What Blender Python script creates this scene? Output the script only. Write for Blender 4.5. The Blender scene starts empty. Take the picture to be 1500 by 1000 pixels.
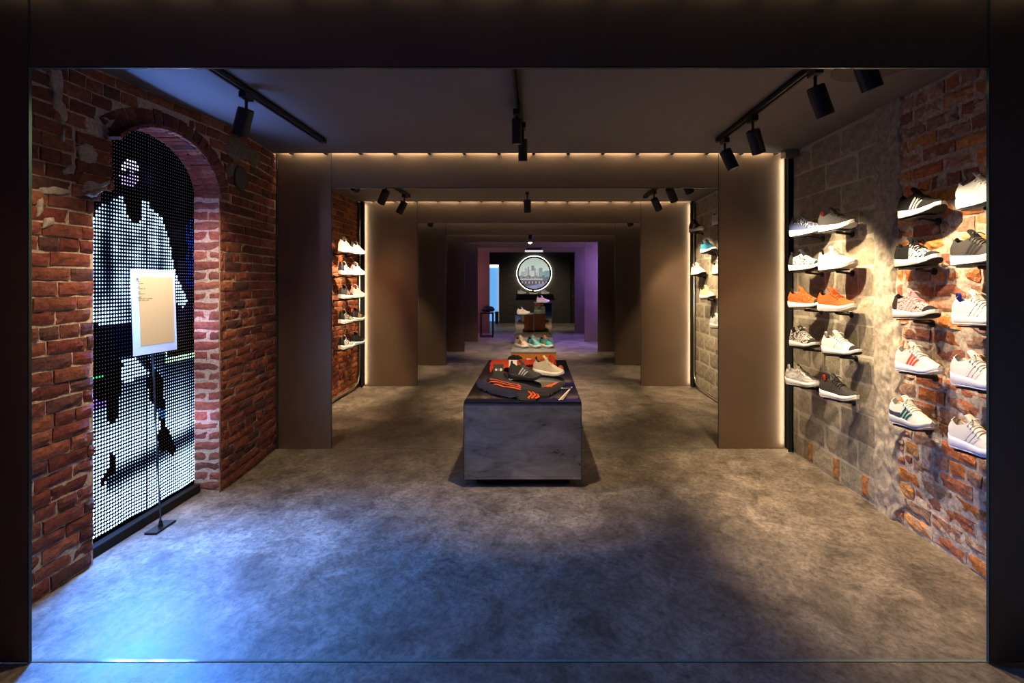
import bpy, bmesh, math, random
from mathutils import Vector, Matrix, noise as mnoise
R = random.Random(11)
C = bpy.context.scene.collection
PI = math.pi
F, VX, VY, EYE = 800.0, 785.0, 412.0, 1.4

def pt(px, py, d):            # a photo point at depth d -> place in the room
    return Vector(((px-VX)*d/F, d, EYE-(py-VY)*d/F))
def on_z(px, py, z):          # a photo point lying on the horizontal plane z
    return pt(px, py, F*(EYE-z)/(py-VY))
def lerp(a, b, t): return a+(b-a)*t
def interp(tab, u):
    if u <= tab[0][0]: return tab[0][1]
    for (a, va), (b, vb) in zip(tab, tab[1:]):
        if u <= b:
            t = (u-a)/(b-a); t = t*t*(3-2*t)*.5 + t*.5
            return va+(vb-va)*t
    return tab[-1][1]

# ------------------------------------------------------------------ materials
MATS = {}
def nodes_of(m):
    m.use_nodes = True
    nt = m.node_tree
    return nt, nt.nodes['Principled BSDF'], nt.nodes, nt.links
def mat(name, col, rough=.6, metal=0., emit=None, estr=0., bump=0., bscale=60., var=0., spec=.5, vscale=None):
    if name in MATS: return MATS[name]
    m = bpy.data.materials.new(name); nt, b, N, L = nodes_of(m)
    b.inputs['Base Color'].default_value = (*col, 1); b.inputs['Roughness'].default_value = rough
    b.inputs['Metallic'].default_value = metal; b.inputs['Specular IOR Level'].default_value = spec
    if emit:
        b.inputs['Emission Color'].default_value = (*emit, 1); b.inputs['Emission Strength'].default_value = estr
    if bump or var:
        tc = N.new('ShaderNodeTexCoord'); nz = N.new('ShaderNodeTexNoise')
        nz.inputs['Scale'].default_value = bscale; nz.inputs['Detail'].default_value = 4
        L.new(tc.outputs['Object'], nz.inputs['Vector'])
        if bump:
            bp = N.new('ShaderNodeBump'); bp.inputs['Strength'].default_value = bump; bp.inputs['Distance'].default_value = .004
            L.new(nz.outputs['Fac'], bp.inputs['Height']); L.new(bp.outputs['Normal'], b.inputs['Normal'])
        if var:
            cr = N.new('ShaderNodeValToRGB')
            cr.color_ramp.elements[0].position = .3; cr.color_ramp.elements[1].position = .7
            cr.color_ramp.elements[0].color = (*[c*(1-var) for c in col], 1); cr.color_ramp.elements[1].color = (*[min(1, c*(1+var)) for c in col], 1)
            L.new(nz.outputs['Fac'], cr.inputs['Fac']); L.new(cr.outputs['Color'], b.inputs['Base Color'])
    MATS[name] = m
    return m
def speckle(name, c1, c2, scale=130., thr=.5, stretch=(1, 1, 1), rough=.85):
    if name in MATS: return MATS[name]
    m = bpy.data.materials.new(name); nt, b, N, L = nodes_of(m)
    tc = N.new('ShaderNodeTexCoord'); mp = N.new('ShaderNodeMapping'); mp.inputs['Scale'].default_value = stretch
    nz = N.new('ShaderNodeTexNoise'); nz.inputs['Scale'].default_value = scale; nz.inputs['Detail'].default_value = 1
    cr = N.new('ShaderNodeValToRGB'); e = cr.color_ramp.elements
    e[0].position = thr-.03; e[0].color = (*c1, 1); e[1].position = thr+.03; e[1].color = (*c2, 1)
    L.new(tc.outputs['Object'], mp.inputs['Vector']); L.new(mp.outputs['Vector'], nz.inputs['Vector'])
    L.new(nz.outputs['Fac'], cr.inputs['Fac']); L.new(cr.outputs['Color'], b.inputs['Base Color'])
    b.inputs['Roughness'].default_value = rough
    MATS[name] = m
    return m
def vcol_mat(name, rough=.9, mortar=None, smear=.0, bump=.6, bscale=45., emit=0., var=.35):
    m = bpy.data.materials.new(name); nt, b, N, L = nodes_of(m)
    at = N.new('ShaderNodeAttribute'); at.attribute_name = 'Col'
    tc = N.new('ShaderNodeTexCoord')
    out = at.outputs['Color']
    if var:
        n1 = N.new('ShaderNodeTexNoise'); n1.inputs['Scale'].default_value = 38; n1.inputs['Detail'].default_value = 6; n1.inputs['Roughness'].default_value = .7
        L.new(tc.outputs['Object'], n1.inputs['Vector'])
        mr = N.new('ShaderNodeMapRange'); mr.inputs[1].default_value = .3; mr.inputs[2].default_value = .7
        mr.inputs[3].default_value = 1-var; mr.inputs[4].default_value = 1+var
        L.new(n1.outputs['Fac'], mr.inputs[0])
        mx = N.new('ShaderNodeVectorMath'); mx.operation = 'SCALE'
        L.new(out, mx.inputs[0]); L.new(mr.outputs[0], mx.inputs['Scale']); out = mx.outputs[0]
    if mortar and smear:
        n2 = N.new('ShaderNodeTexNoise'); n2.inputs['Scale'].default_value = 11; n2.inputs['Detail'].default_value = 7; n2.inputs['Roughness'].default_value = .68
        L.new(tc.outputs['Object'], n2.inputs['Vector'])
        cr = N.new('ShaderNodeValToRGB'); cr.color_ramp.elements[0].position = 1-smear; cr.color_ramp.elements[1].position = min(1, 1-smear+.07)
        L.new(n2.outputs['Fac'], cr.inputs['Fac'])
        mm = N.new('ShaderNodeMix'); mm.data_type = 'RGBA'
        L.new(cr.outputs['Color'], mm.inputs[0]); L.new(out, mm.inputs[6]); mm.inputs[7].default_value = (*mortar, 1); out = mm.outputs[2]
    L.new(out, b.inputs['Base Color']); b.inputs['Roughness'].default_value = rough; b.inputs['Specular IOR Level'].default_value = .25
    if emit:
        L.new(out, b.inputs['Emission Color']); b.inputs['Emission Strength'].default_value = emit
    if bump:
        n3 = N.new('ShaderNodeTexNoise'); n3.inputs['Scale'].default_value = bscale; n3.inputs['Detail'].default_value = 8; n3.inputs['Roughness'].default_value = .65
        L.new(tc.outputs['Object'], n3.inputs['Vector'])
        bp = N.new('ShaderNodeBump'); bp.inputs['Strength'].default_value = bump; bp.inputs['Distance'].default_value = .012
        L.new(n3.outputs['Fac'], bp.inputs['Height']); L.new(bp.outputs['Normal'], b.inputs['Normal'])
    return m

def floor_mat():
    m = bpy.data.materials.new('polished_concrete'); nt, b, N, L = nodes_of(m)
    tc = N.new('ShaderNodeTexCoord')
    mp = N.new('ShaderNodeMapping'); mp.inputs['Scale'].default_value = (1, .8, 1); mp.inputs['Rotation'].default_value = (0, 0, .5)
    L.new(tc.outputs['Object'], mp.inputs['Vector'])
    def nz(s, d=8, r=.65, dist=0.):
        n = N.new('ShaderNodeTexNoise'); n.inputs['Scale'].default_value = s; n.inputs['Detail'].default_value = d
        n.inputs['Roughness'].default_value = r; n.inputs['Distortion'].default_value = dist
        L.new(mp.outputs['Vector'], n.inputs['Vector']); return n
    big, mid, fine = nz(1.1, 5, .6, .6), nz(5.5, 12, .78, .5), nz(34, 8, .78, .5)
    cr = N.new('ShaderNodeValToRGB'); e = cr.color_ramp.elements
    e[0].position = .32; e[0].color = (.17, .138, .105, 1); e[1].position = .68; e[1].color = (.32, .265, .205, 1)
    L.new(big.outputs['Fac'], cr.inputs['Fac'])
    cm = N.new('ShaderNodeValToRGB'); e = cm.color_ramp.elements
    e[0].position = .38; e[0].color = (.46, .45, .44, 1); e[1].position = .62; e[1].color = (1.22, 1.22, 1.22, 1)
    L.new(mid.outputs['Fac'], cm.inputs['Fac'])
    cf = N.new('ShaderNodeValToRGB'); e = cf.color_ramp.elements
    e[0].position = .36; e[0].color = (.55, .55, .55, 1); e[1].position = .56; e[1].color = (1.08, 1.08, 1.08, 1)
    L.new(fine.outputs['Fac'], cf.inputs['Fac'])
    def mul(a, c):
        x = N.new('ShaderNodeMix'); x.data_type = 'RGBA'; x.blend_type = 'MULTIPLY'; x.inputs[0].default_value = 1; x.clamp_result = False
        L.new(a, x.inputs[6]); L.new(c, x.inputs[7]); return x.outputs[2]
    L.new(mul(mul(cr.outputs['Color'], cm.outputs['Color']), cf.outputs['Color']), b.inputs['Base Color'])
    rr = N.new('ShaderNodeMapRange'); rr.inputs[1].default_value = .3; rr.inputs[2].default_value = .7; rr.inputs[3].default_value = .40; rr.inputs[4].default_value = .62
    L.new(mid.outputs['Fac'], rr.inputs[0]); L.new(rr.outputs[0], b.inputs['Roughness'])
    bp = N.new('ShaderNodeBump'); bp.inputs['Strength'].default_value = .12; bp.inputs['Distance'].default_value = .004
    L.new(fine.outputs['Fac'], bp.inputs['Height']); L.new(bp.outputs['Normal'], b.inputs['Normal'])
    b.inputs['Specular IOR Level'].default_value = .55
    return m
def streak_metal(name, c0, c1, rough, metal, stretch, scale=6., bump=.1, r2=None):
    m = bpy.data.materials.new(name); nt, b, N, L = nodes_of(m)
    tc = N.new('ShaderNodeTexCoord'); mp = N.new('ShaderNodeMapping'); mp.inputs['Scale'].default_value = stretch
    n = N.new('ShaderNodeTexNoise'); n.inputs['Scale'].default_value = scale; n.inputs['Detail'].default_value = 7; n.inputs['Roughness'].default_value = .66; n.inputs['Distortion'].default_value = .5
    L.new(tc.outputs['Object'], mp.inputs['Vector']); L.new(mp.outputs['Vector'], n.inputs['Vector'])
    cr = N.new('ShaderNodeValToRGB'); e = cr.color_ramp.elements
    e[0].position = .25; e[0].color = (*c0, 1); e[1].position = .75; e[1].color = (*c1, 1)
    L.new(n.outputs['Fac'], cr.inputs['Fac']); L.new(cr.outputs['Color'], b.inputs['Base Color'])
    b.inputs['Metallic'].default_value = metal
    mr = N.new('ShaderNodeMapRange'); mr.inputs[1].default_value = .3; mr.inputs[2].default_value = .7; mr.inputs[3].default_value = rough; mr.inputs[4].default_value = r2 or rough
    L.new(n.outputs['Fac'], mr.inputs[0]); L.new(mr.outputs[0], b.inputs['Roughness'])
    bp = N.new('ShaderNodeBump'); bp.inputs['Strength'].default_value = bump; bp.inputs['Distance'].default_value = .003
    L.new(n.outputs['Fac'], bp.inputs['Height']); L.new(bp.outputs['Normal'], b.inputs['Normal'])
    return m

M_FLOOR = floor_mat()
M_CEIL = mat('ceiling_plaster', (.20, .185, .185), .75, bump=.1, bscale=30)
M_DARKWALL = mat('dark_wall', (.035, .03, .028), .7)
M_PANEL = streak_metal('frosted_dark_panel', (.28, .20, .14), (.33, .235, .17), .33, .80, (1, 1, 1), 1.5, .0, .44)
M_GLASSEDGE = mat('green_glass_edge', (.055, .09, .075), .25)
M_BLACK = mat('black_powder_coat', (.012, .012, .013), .45)
M_BLACKMATT = mat('black_matt', (.008, .008, .008), .8)
M_LED = mat('warm_led_strip', (1, 1, 1), .5, emit=(1., .84, .58), estr=50)
M_LED_DIM = mat('warm_led_dim', (1, 1, 1), .5, emit=(1., .86, .62), estr=4)
M_LEDV = mat('warm_led_vertical', (1, 1, 1), .5, emit=(1., .93, .76), estr=15)
M_LENS = mat('lamp_lens', (1, 1, 1), .4, emit=(1., .80, .55), estr=7)
M_MORTAR_L = mat('mortar_left', (.44, .35, .27), .95, bump=.8, bscale=70, var=.3)
M_MORTAR_R = mat('mortar_right', (.50, .42, .33), .95, bump=1., bscale=50, var=.35)
M_PLASTER = mat('rough_plaster', (.38, .33, .26), .95, bump=1., bscale=34, var=.28)
M_PATCH = mat('plaster_patch', (.37, .31, .25), .95, bump=.9, bscale=60, var=.25)
M_STONE = mat('grey_stone_patch', (.16, .135, .115), .95, bump=1., bscale=50, var=.3)
M_BRICK_L = vcol_mat('red_brick', .85, (.40, .30, .23), .32, .7)
M_BRICK_R = vcol_mat('orange_brick', .9, (.50, .42, .33), .45, .9)
M_BLOCK = vcol_mat('concrete_block', .92, (.46, .41, .32), .30, .45, 60, 0, .22)
M_STEEL = streak_metal('smoky_steel', (.17, .165, .158), (.58, .565, .54), .25, .68, (1., 1, 2.6), 3.6, .02, .40)
M_BLACKGLASS = mat('black_glass', (.006, .006, .008), .035, spec=.9)
M_WOODSIDE = streak_metal('copper_brown_front', (.42, .16, .03), (.52, .20, .045), .38, .25, (1, 1, 1), 3, .02)
M_GREYTOP = mat('grey_table_top', (.17, .165, .165), .28)
M_MIRROR = mat('dark_mirror', (.55, .53, .5), .03, 1.)
M_WOOD = streak_metal('dark_plank', (.022, .019, .017), (.085, .072, .06), .55, .0, (1, 1, 12), 3, .25)
M_PIPE = mat('steel_conduit', (.45, .42, .36), .3, .9)
M_WHITE = mat('white_card', (.85, .84, .82), .6)

# ------------------------------------------------------------------ mesh building
class MB:
    def __init__(self): self.v = []; self.f = []; self.mi = []; self.c = []
    def add(self, vs, fs, mi=0, col=None):
        o = len(self.v); self.v += [tuple(p) for p in vs]
        for f in fs:
            self.f.append(tuple(i+o for i in f)); self.mi.append(mi); self.c.append(col)
    def box(self, x0, x1, y0, y1, z0, z1, mi=0, col=None, M=None):
        vs = [Vector((x, y, z)) for z in (z0, z1) for y in (y0, y1) for x in (x0, x1)]
        if M: vs = [M @ p for p in vs]
        self.add(vs, [(0, 2, 3, 1), (4, 5, 7, 6), (0, 1, 5, 4), (2, 6, 7, 3), (0, 4, 6, 2), (1, 3, 7, 5)], mi, col)
    def cbox(self, x0, x1, y0, y1, z0, z1, b=.004, mi=0, M=None):   # chamfered box
        bm = bmesh.new(); bmesh.ops.create_cube(bm, size=1)
        for p in bm.verts: p.co = Vector((lerp(x0, x1, p.co.x+.5), lerp(y0, y1, p.co.y+.5), lerp(z0, z1, p.co.z+.5)))
        bmesh.ops.bevel(bm, geom=bm.edges[:], offset=b, segments=2, affect='EDGES', profile=.5)
        bm.verts.index_update()
        self.add([(M @ p.co) if M else p.co.copy() for p in bm.verts], [[q.index for q in f.verts] for f in bm.faces], mi); bm.free()
    def tube(self, pts, r, n=8, mi=0, cap=True):
        pts = [Vector(p) for p in pts]; rs = r if isinstance(r, (list, tuple)) else [r]*len(pts)
        rings = []; up = None
        for i, p in enumerate(pts):
            t = (pts[min(i+1, len(pts)-1)]-pts[max(i-1, 0)]).normalized()
            if up is None:
                up = Vector((0, 0, 1)) if abs(t.z) < .9 else Vector((1, 0, 0))
            a = t.cross(up).normalized(); up = a.cross(t).normalized()
            rings.append([p+(a*math.cos(2*PI*k/n)+up*math.sin(2*PI*k/n))*rs[i] for k in range(n)])
        vs = [q for r_ in rings for q in r_]
        fs = [(i*n+k, i*n+(k+1) % n, (i+1)*n+(k+1) % n, (i+1)*n+k) for i in range(len(pts)-1) for k in range(n)]
        if cap: fs += [tuple(range(n))[::-1], tuple(range((len(pts)-1)*n, len(pts)*n))]
        self.add(vs, fs, mi)
    def grid(self, P, mi=0, col=None, colf=None):
        n, m = len(P), len(P[0]); o = len(self.v)
        self.v += [tuple(p) for row in P for p in row]
        for i in range(n-1):
            for j in range(m-1):
                self.f.append((o+i*m+j, o+i*m+j+1, o+(i+1)*m+j+1, o+(i+1)*m+j)); self.mi.append(mi); self.c.append(colf(i, j) if colf else col)
    def lathe(self, prof, n=24, mi=0, M=None, cap=True):   # (r, z) profile about local z
        vs = [Vector((r*math.cos(2*PI*k/n), r*math.sin(2*PI*k/n), z)) for r, z in prof for k in range(n)]
        if M: vs = [M @ p for p in vs]
        fs = [(i*n+k, i*n+(k+1) % n, (i+1)*n+(k+1) % n, (i+1)*n+k) for i in range(len(prof)-1) for k in range(n)]
        if cap: fs += [tuple(range(n))[::-1], tuple(range((len(prof)-1)*n, len(prof)*n))]
        self.add(vs, fs, mi)
    def poly(self, pts, mi=0, col=None): self.add(pts, [tuple(range(len(pts)))], mi, col)
    def build(self, name, mats, parent=None, smooth=False, fixn=True, bevel=0.):
        me = bpy.data.meshes.new(name); me.from_pydata(self.v, [], self.f)
        for m in (mats if isinstance(mats, (list, tuple)) else [mats]): me.materials.append(m)
        me.polygons.foreach_set('material_index', self.mi)
        if any(c is not None for c in self.c):
            ca = me.color_attributes.new('Col', 'FLOAT_COLOR', 'CORNER'); buf = []
            for p in me.polygons:
                c = self.c[p.index] or (1, 1, 1)
                buf += [c[0], c[1], c[2], 1.]*p.loop_total
            ca.data.foreach_set('color', buf)
        me.polygons.foreach_set('use_smooth', [smooth]*len(me.polygons)); me.update()
        if fixn:
            bm = bmesh.new(); bm.from_mesh(me); bmesh.ops.recalc_face_normals(bm, faces=bm.faces[:]); bm.to_mesh(me); bm.free()
        o = bpy.data.objects.new(name, me); C.objects.link(o)
        if parent: o.parent = parent
        if bevel:
            md = o.modifiers.new('bevel', 'BEVEL'); md.width = bevel; md.segments = 2; md.limit_method = 'ANGLE'
        return o
def tag(o, label=None, cat=None, group=None, kind=None):
    if label: o['label'] = label
    if cat: o['category'] = cat
    if group: o['group'] = group
    if kind: o['kind'] = kind
    return o
def empty(name, loc, label, cat, group=None, rz=0., kind=None):
    o = bpy.data.objects.new(name, None); C.objects.link(o); o.location = loc; o.rotation_euler = (0, 0, rz)
    o.empty_display_size = .05
    return tag(o, label, cat, group, kind)
def struct(name, mb, mats, parent=None, **k):
    o = mb.build(name, mats, parent, **k)
    if parent is None: o['kind'] = 'structure'
    return o
def fractal(x, y, z=0, s=1., oct=4):
    v = 0; a = 1; t = 0
    for _ in range(oct):
        v += a*mnoise.noise(Vector((x*s, y*s, z*s))); t += a; a *= .5; s *= 2.1
    return v/t

# ------------------------------------------------------------------ room shell
CEIL = 2.46
PORTALS = [  # depth, inner left, inner right, outer left, outer right
    (2.00, -1.86, 1.6625, -2.17, 2.08), (4.57, -1.714, 1.531, -2.155, 2.08), (7.31, -1.590, 1.407, -2.29, 2.065),
    (9.13, -1.502, 1.324, -2.30, 2.10), (10.85, -1.424, 1.234, -2.30, 2.10), (12.66, -1.352, 1.130, -2.30, 2.10), (14.70, -1.250, 1.047, -2.30, 2.10)]
mb = MB(); mb.box(-3.0, 3.0, -1.6, 20.2, -.1, 0); struct('floor', mb, M_FLOOR)
mb = MB(); y0 = -1.6
for d, *_ in PORTALS:
    mb.box(-3., 3., y0, d-.055, CEIL, CEIL+.12); mb.box(-3., 3., d-.055, d+.03, CEIL+.11, CEIL+.14); y0 = d+.03
mb.box(-3., 3., y0, 20.2, CEIL, CEIL+.12)
ceiling = struct('ceiling', mb, M_CEIL)
# faint round access plate in the ceiling over the right track
mb = MB(); mb.lathe([(.17, 0), (.17, -.006), (.16, -.008)], 40, M=Matrix.Translation((1.66, 2.72, CEIL))); mb.build('access_plate', mat('plate_brown', (.13, .115, .11), .7), ceiling)

# ---- left wall: brick with the arched recess
FX = [(-1.6, -2.18), (2.7, -2.18), (3.63, -2.09), (4.0, -2.11), (4.56, -2.165)]
def fx(d):
    if d <= FX[0][0]: return FX[0][1]
    for (a, va), (b, vb) in zip(FX, FX[1:]):
        if d <= b: return va+(vb-va)*(d-a)/(b-a)
    return FX[-1][1]
AC, AA, AB, ASP, RING = 3.165, .465, .31, 1.95, .125
SCRX = -2.26
def arch_top(d):
    t = (d-AC)/AA
    return ASP+AB*math.sqrt(max(0, 1-t*t)) if abs(t) < 1 else None
def opening(z):    # depth interval of the opening at height z
    if z >= ASP+AB: return None
    l, r = AC-AA, AC+AA
    if z > ASP:
        h = AA*math.sqrt(1-((z-ASP)/AB)**2); l, r = AC-h, AC+h
    if z > 1.86: l = max(l, 2.80 + .02*math.sin(z*60))
    elif z > 1.80: l = max(l, 2.74)
    return l, r
def ring_interval(z):
    if z < ASP: return opening(z)
    A, B = AA+RING, AB+RING
    if z >= ASP+B: return None
    h = A*math.sqrt(1-((z-ASP)/B)**2)
    return AC-h, AC+h

def brick(mb, u0, u1, v0, v1, mapf, col, depth=.05, out=.0, rough=.004, nu=7, nv=4, seed=0, quad=None):
    # brick front as a small rumpled grid with pulled-back edges, plus its sides
    P = []
    for i in range(nu):
        row = []
        for j in range(nv):
            s, t = i/(nu-1), j/(nv-1)
            e = min(s, 1-s)*(u1-u0)*0+min(min(i, nu-1-i), min(j, nv-1-j))
            if quad:
                a, b, c, dd = quad; q = (1-s)*(1-t)*a+s*(1-t)*b+s*t*c+(1-s)*t*dd; u, v = q.x, q.y
            else: u, v = lerp(u0, u1, s), lerp(v0, v1, t)
            ed = .0045 if e == 0 else 0
            w = out + fractal(u*9+seed, v*17, seed, 1.6, 3)*rough*2.2 - ed
            ju = fractal(u*30, v*30, seed+5, 1, 2)*rough*1.3; jv = fractal(u*30, v*30, seed+9, 1, 2)*rough*1.1
            row.append(mapf(u+ju, v+jv, w))
        P.append(row)
    cf = lambda i, j: tuple(c*(1+.10*math.sin(i*1.7+j*2.3+seed)) for c in col)
    mb.grid(P, colf=cf)
    # sides
    rim = [P[i][0] for i in range(nu)]+[P[nu-1][j] for j in range(1, nv)]+[P[i][nv-1] for i in range(nu-2, -1, -1)]+[P[0][j] for j in range(nv-2, 0, -1)]
    n0 = (mapf(u0, v0, 0)-mapf(u0, v0, 1)).normalized()*depth
    o = len(mb.v); k = len(rim)
    mb.v += [tuple(p) for p in rim]+[tuple(p+n0) for p in rim]
    for i in range(k):
        mb.f.append((o+i, o+(i+1) % k, o+k+(i+1) % k, o+k+i)); mb.mi.append(0); mb.c.append(tuple(c*.9 for c in col))

REDS = [(.21, .062, .040), (.18, .052, .036), (.23, .072, .045), (.15, .045, .034), (.25, .088, .052), (.19, .068, .047), (.12, .052, .042), (.27, .10, .058)]
def left_map(u, v, w): return Vector((fx(u)+w, u, v))
def lay(mb, u0, u1, z0, z1, course, blen, joint, mapf, cols, clip=None, out=0., rough=.004, depth=.05, jag=None, rnd=R):
    z = z0; k = 0
    while z < z1-.015:
        h = min(course, z1-z)-joint
        hdr = (k % 6 == 5)
        L = blen*.5 if hdr else blen
        x = u0 - (L*.5 if k % 2 else 0) - rnd.random()*.03
        while x < u1:
            ln = L*rnd.uniform(.9, 1.08)
            segs = [(max(x, u0), min(x+ln-joint, u1))]
            if jag:
                a, b = segs[0]; lim = jag(z); segs = [(max(a, lim), b)]
            if clip:
                iv = clip(z+h/2)
                if iv:
                    a, b = segs[0]; l, r = iv; ns = []
                    if a < l: ns.append((a, min(b, l-.004)))
                    if b > r: ns.append((max(a, r+.004), b))
                    segs = ns
            for a, b in segs:
                if b-a > .03 and h > .012:
                    c = rnd.choice(cols); g = rnd.uniform(.82, 1.15); zz = z+rnd.uniform(-.002, .002)
                    brick(mb, a, b, zz, zz+h*rnd.uniform(.95, 1.03), mapf, tuple(q*g for q in c), depth, out+rnd.uniform(-.004, .004), rough, seed=rnd.random()*90)
            x += ln
        z += course; k += 1

wl = MB()
# mortar backing of the first bay (columns of wall above/below the opening)
ds = [-1.6, 0, 1.2, 1.6]+[1.7+.02*i for i in range(150) if 1.7+.02*i < 4.56]+[4.565]
def back_pt(d, z, inset=.009):
    return Vector((fx(d)-inset+fractal(d*6, z*6, 3, 1.5, 3)*.006, d, z))
zs = [0+.0615*i for i in range(41)]
for a, b in zip(ds, ds[1:]):
    m = (a+b)/2
    lo = 0.; top = None
    if AC-AA < m < AC+AA:
        lo = arch_top(m)
        if m < 2.80: lo = 1.86 if m > 2.74 else 1.80
        lo = max(lo, 1.80) if m < 2.8 else lo
    n = 40 if lo == 0 else 12
    wl.grid([[back_pt(a, lerp(lo, CEIL, j/n)) for j in range(n+1)], [back_pt(b, lerp(lo, CEIL, j/n)) for j in range(n+1)]])
wall_left = struct('wall_left', wl, M_MORTAR_L)
# recess behind the opening, reveals, wall of the second bay and the plain wall beyond
mb = MB()
mb.box(-2.75, -2.42, 2.3, 4.1, 0, CEIL)
for d0, d1 in ((2.66, 2.70), (3.63, 3.67)):
    mb.box(-2.42, -2.19 if d0 < 3 else -2.105, d0, d1, 0, 1.96)
N = 24
for i in range(N):
    t0, t1 = PI*i/N, PI*(i+1)/N
    a0 = (AC+(AA+.011)*math.cos(t0), ASP+(AB+.011)*math.sin(t0)); a1 = (AC+(AA+.011)*math.cos(t1), ASP+(AB+.011)*math.sin(t1))
    mb.poly([Vector((fx(a0[0])-.02, *a0)), Vector((fx(a1[0])-.02, *a1)), Vector((-2.42, *a1)), Vector((-2.42, *a0))])
mb.build('recess', M_MORTAR_L, wall_left)
mb = MB(); mb.box(-2.75, -2.36, 4.6, 7.34, 0, CEIL); mb.build('mortar_bed', M_MORTAR_L, wall_left)
mb = MB(); mb.box(-2.75, -2.32, 7.34, 18.3, 0, CEIL); mb.box(-2.75, -2.16, 4.56, 4.6, 0, CEIL); mb.build('rear_wall_face', M_DARKWALL, wall_left)

bk = MB()
lay(bk, 1.62, 4.56, .01, CEIL, .0665, .215, .010, left_map, REDS, ring_interval, rough=.0042, rnd=random.Random(3))
# arch ring of bricks on end
nv = 27
for k in range(nv):
    t0, t1 = PI*(k+.06)/nv, PI*(k+.94)/nv
    if math.cos((t0+t1)/2) < -.80: continue
    f = lambda t, o: Vector((AC+(AA+o)*math.cos(t), ASP+(AB+o)*math.sin(t), 0))
    o0 = R.uniform(-.004, .004); o1 = RING-.012+R.uniform(-.008, .004)
    c = R.choice(REDS); g = R.uniform(.8, 1.1)
    brick(bk, 0, 1, 0, 1, left_map, tuple(q*g for q in c), .13, R.uniform(-.002, .005), .003, 4, 6, R.random()*50, quad=(f(t1, o0), f(t0, o0), f(t0, o1), f(t1, o1)))
# toothed corner bricks left of the arch
for z in (1.80, 1.865, 1.93, 1.995, 2.06):
    brick(bk, 2.60, 2.80 if z > 1.85 else 2.735, z, z+.056, left_map, tuple(q*R.uniform(.8, 1.1) for q in R.choice(REDS)), .1, .004, .006, seed=R.random()*40)
bk.build('brick_face', M_BRICK_L, wall_left)
# jamb bricks on the right reveal (face looks back at the viewer) + soffit bricks
jb = MB()
def jamb_map(u, v, w): return Vector((u, AC+AA-.002-w, v))
z = .012; k = 0
while z < ASP-.03:
    for a, b in ([(-2.30, -2.096)] if k % 2 == 0 else [(-2.30, -2.185), (-2.175, -2.096)]):
        c = R.choice(REDS[:6]); g = R.uniform(1., 1.3)
        brick(jb, a, b, z, z+.0565, jamb_map, tuple(q*g+.02 for q in c), .03, R.uniform(0, .003), .0035, 6, 4, R.random()*60)
    z += .0665; k += 1
ns = 26
for k in range(ns):
    t0, t1 = PI*(k+.05)/ns*.82, PI*(k+.95)/ns*.82
    def sof(u, v, w, t0=t0, t1=t1):
        t = lerp(t0, t1, v); d = AC+(AA-w)*math.cos(t); return Vector((u, d, ASP+(AB-w)*math.sin(t)))
    for a, b in ([(-2.30, -2.10)] if k % 2 == 0 else [(-2.30, -2.2), (-2.19, -2.10)]):
        c = R.choice(REDS[:6])
        brick(jb, a, b, 0, 1, lambda u, v, w, s=sof: s(u, min(1, max(0, v)), w), tuple(q*1.1+.015 for q in c), .02, .0, .003, 5, 4, R.random()*60)
jb.build('reveal_brick', M_BRICK_L, wall_left)
# second bay bricks
bk = MB()
lay(bk, 5.2, 7.32, .01, CEIL, .068, .215, .010, lambda u, v, w: Vector((-2.35+w, u, v)),
    [(.36, .12, .05), (.30, .09, .045), (.42, .16, .06), (.25, .08, .045), (.33, .13, .07)], rough=.004, rnd=random.Random(8))
bk.build('brick_face', M_BRICK_L, wall_left)

# plaster smears on the left bricks
def blob(mb, outline, mapf, h, n=7, seed=0.):
    c = sum((Vector((*p, 0)) for p in outline), Vector())/len(outline)
    pts = []
    for (a, b) in zip(outline, outline[1:]+outline[:1]):
        for s in range(4): pts.append((lerp(a[0], b[0], s/4), lerp(a[1], b[1], s/4)))
    rings = []
    for r in range(n+1):
        s = r/n; row = []
        for p in pts+pts[:1]:
            u, v = lerp(c.x, p[0], s), lerp(c.y, p[1], s)
            u += fractal(u*40, v*40, seed, 1, 3)*.012*s; v += fractal(u*40, v*40, seed+7, 1, 3)*.010*s
            w = h*(1-s**4)+fractal(u*28, v*28, seed, 1, 3)*.006
            row.append(mapf(u, v, w if r < n else -.012))
        rings.append(row)
    mb.grid(rings)
def lw(px, py):   # photo point on the left brick face -> (depth, height)
    d = 2.2
    for _ in range(12): d = -fx(d)*F/(VX-px)
    return d, EYE-(py-VY)*d/F
mb = MB()
for i, (pl, h) in enumerate([
    ([(72, 98), (90, 98), (93, 120), (90, 150), (98, 160), (100, 178), (93, 186), (84, 165), (76, 155), (80, 135), (72, 122)], .0065),
    ([(91, 186), (95, 190), (94, 210), (88, 205)], .0065),
    ([(113, 214), (124, 208), (136, 212), (146, 226), (142, 240), (130, 242), (116, 236)], .0065),
    ([(87, 250), (104, 241), (113, 243), (108, 256), (92, 257)], .0065),
    ([(105, 283), (118, 280), (122, 262), (140, 264), (152, 268), (164, 262), (166, 268), (152, 274), (136, 280), (120, 283)], .0065),
    ([(120, 285), (136, 277), (152, 278), (140, 288), (132, 291)], .016),
    ([(58, 275), (80, 272), (100, 277), (104, 284), (84, 286), (62, 284)], .0065),
    ([(56, 290), (62, 286), (64, 310), (55, 322), (54, 308)], .0065),
    ([(150, 170), (160, 176), (170, 174), (163, 186), (152, 190), (156, 180)], .0065),
    ([(66, 320), (80, 318), (78, 330), (62, 336)], .0065)]):
    blob(mb, [lw(*p) for p in pl], left_map, h, seed=i*3.1)
mb.build('plaster_patch', M_PATCH, wall_left, smooth=True)
mb = MB()
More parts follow.
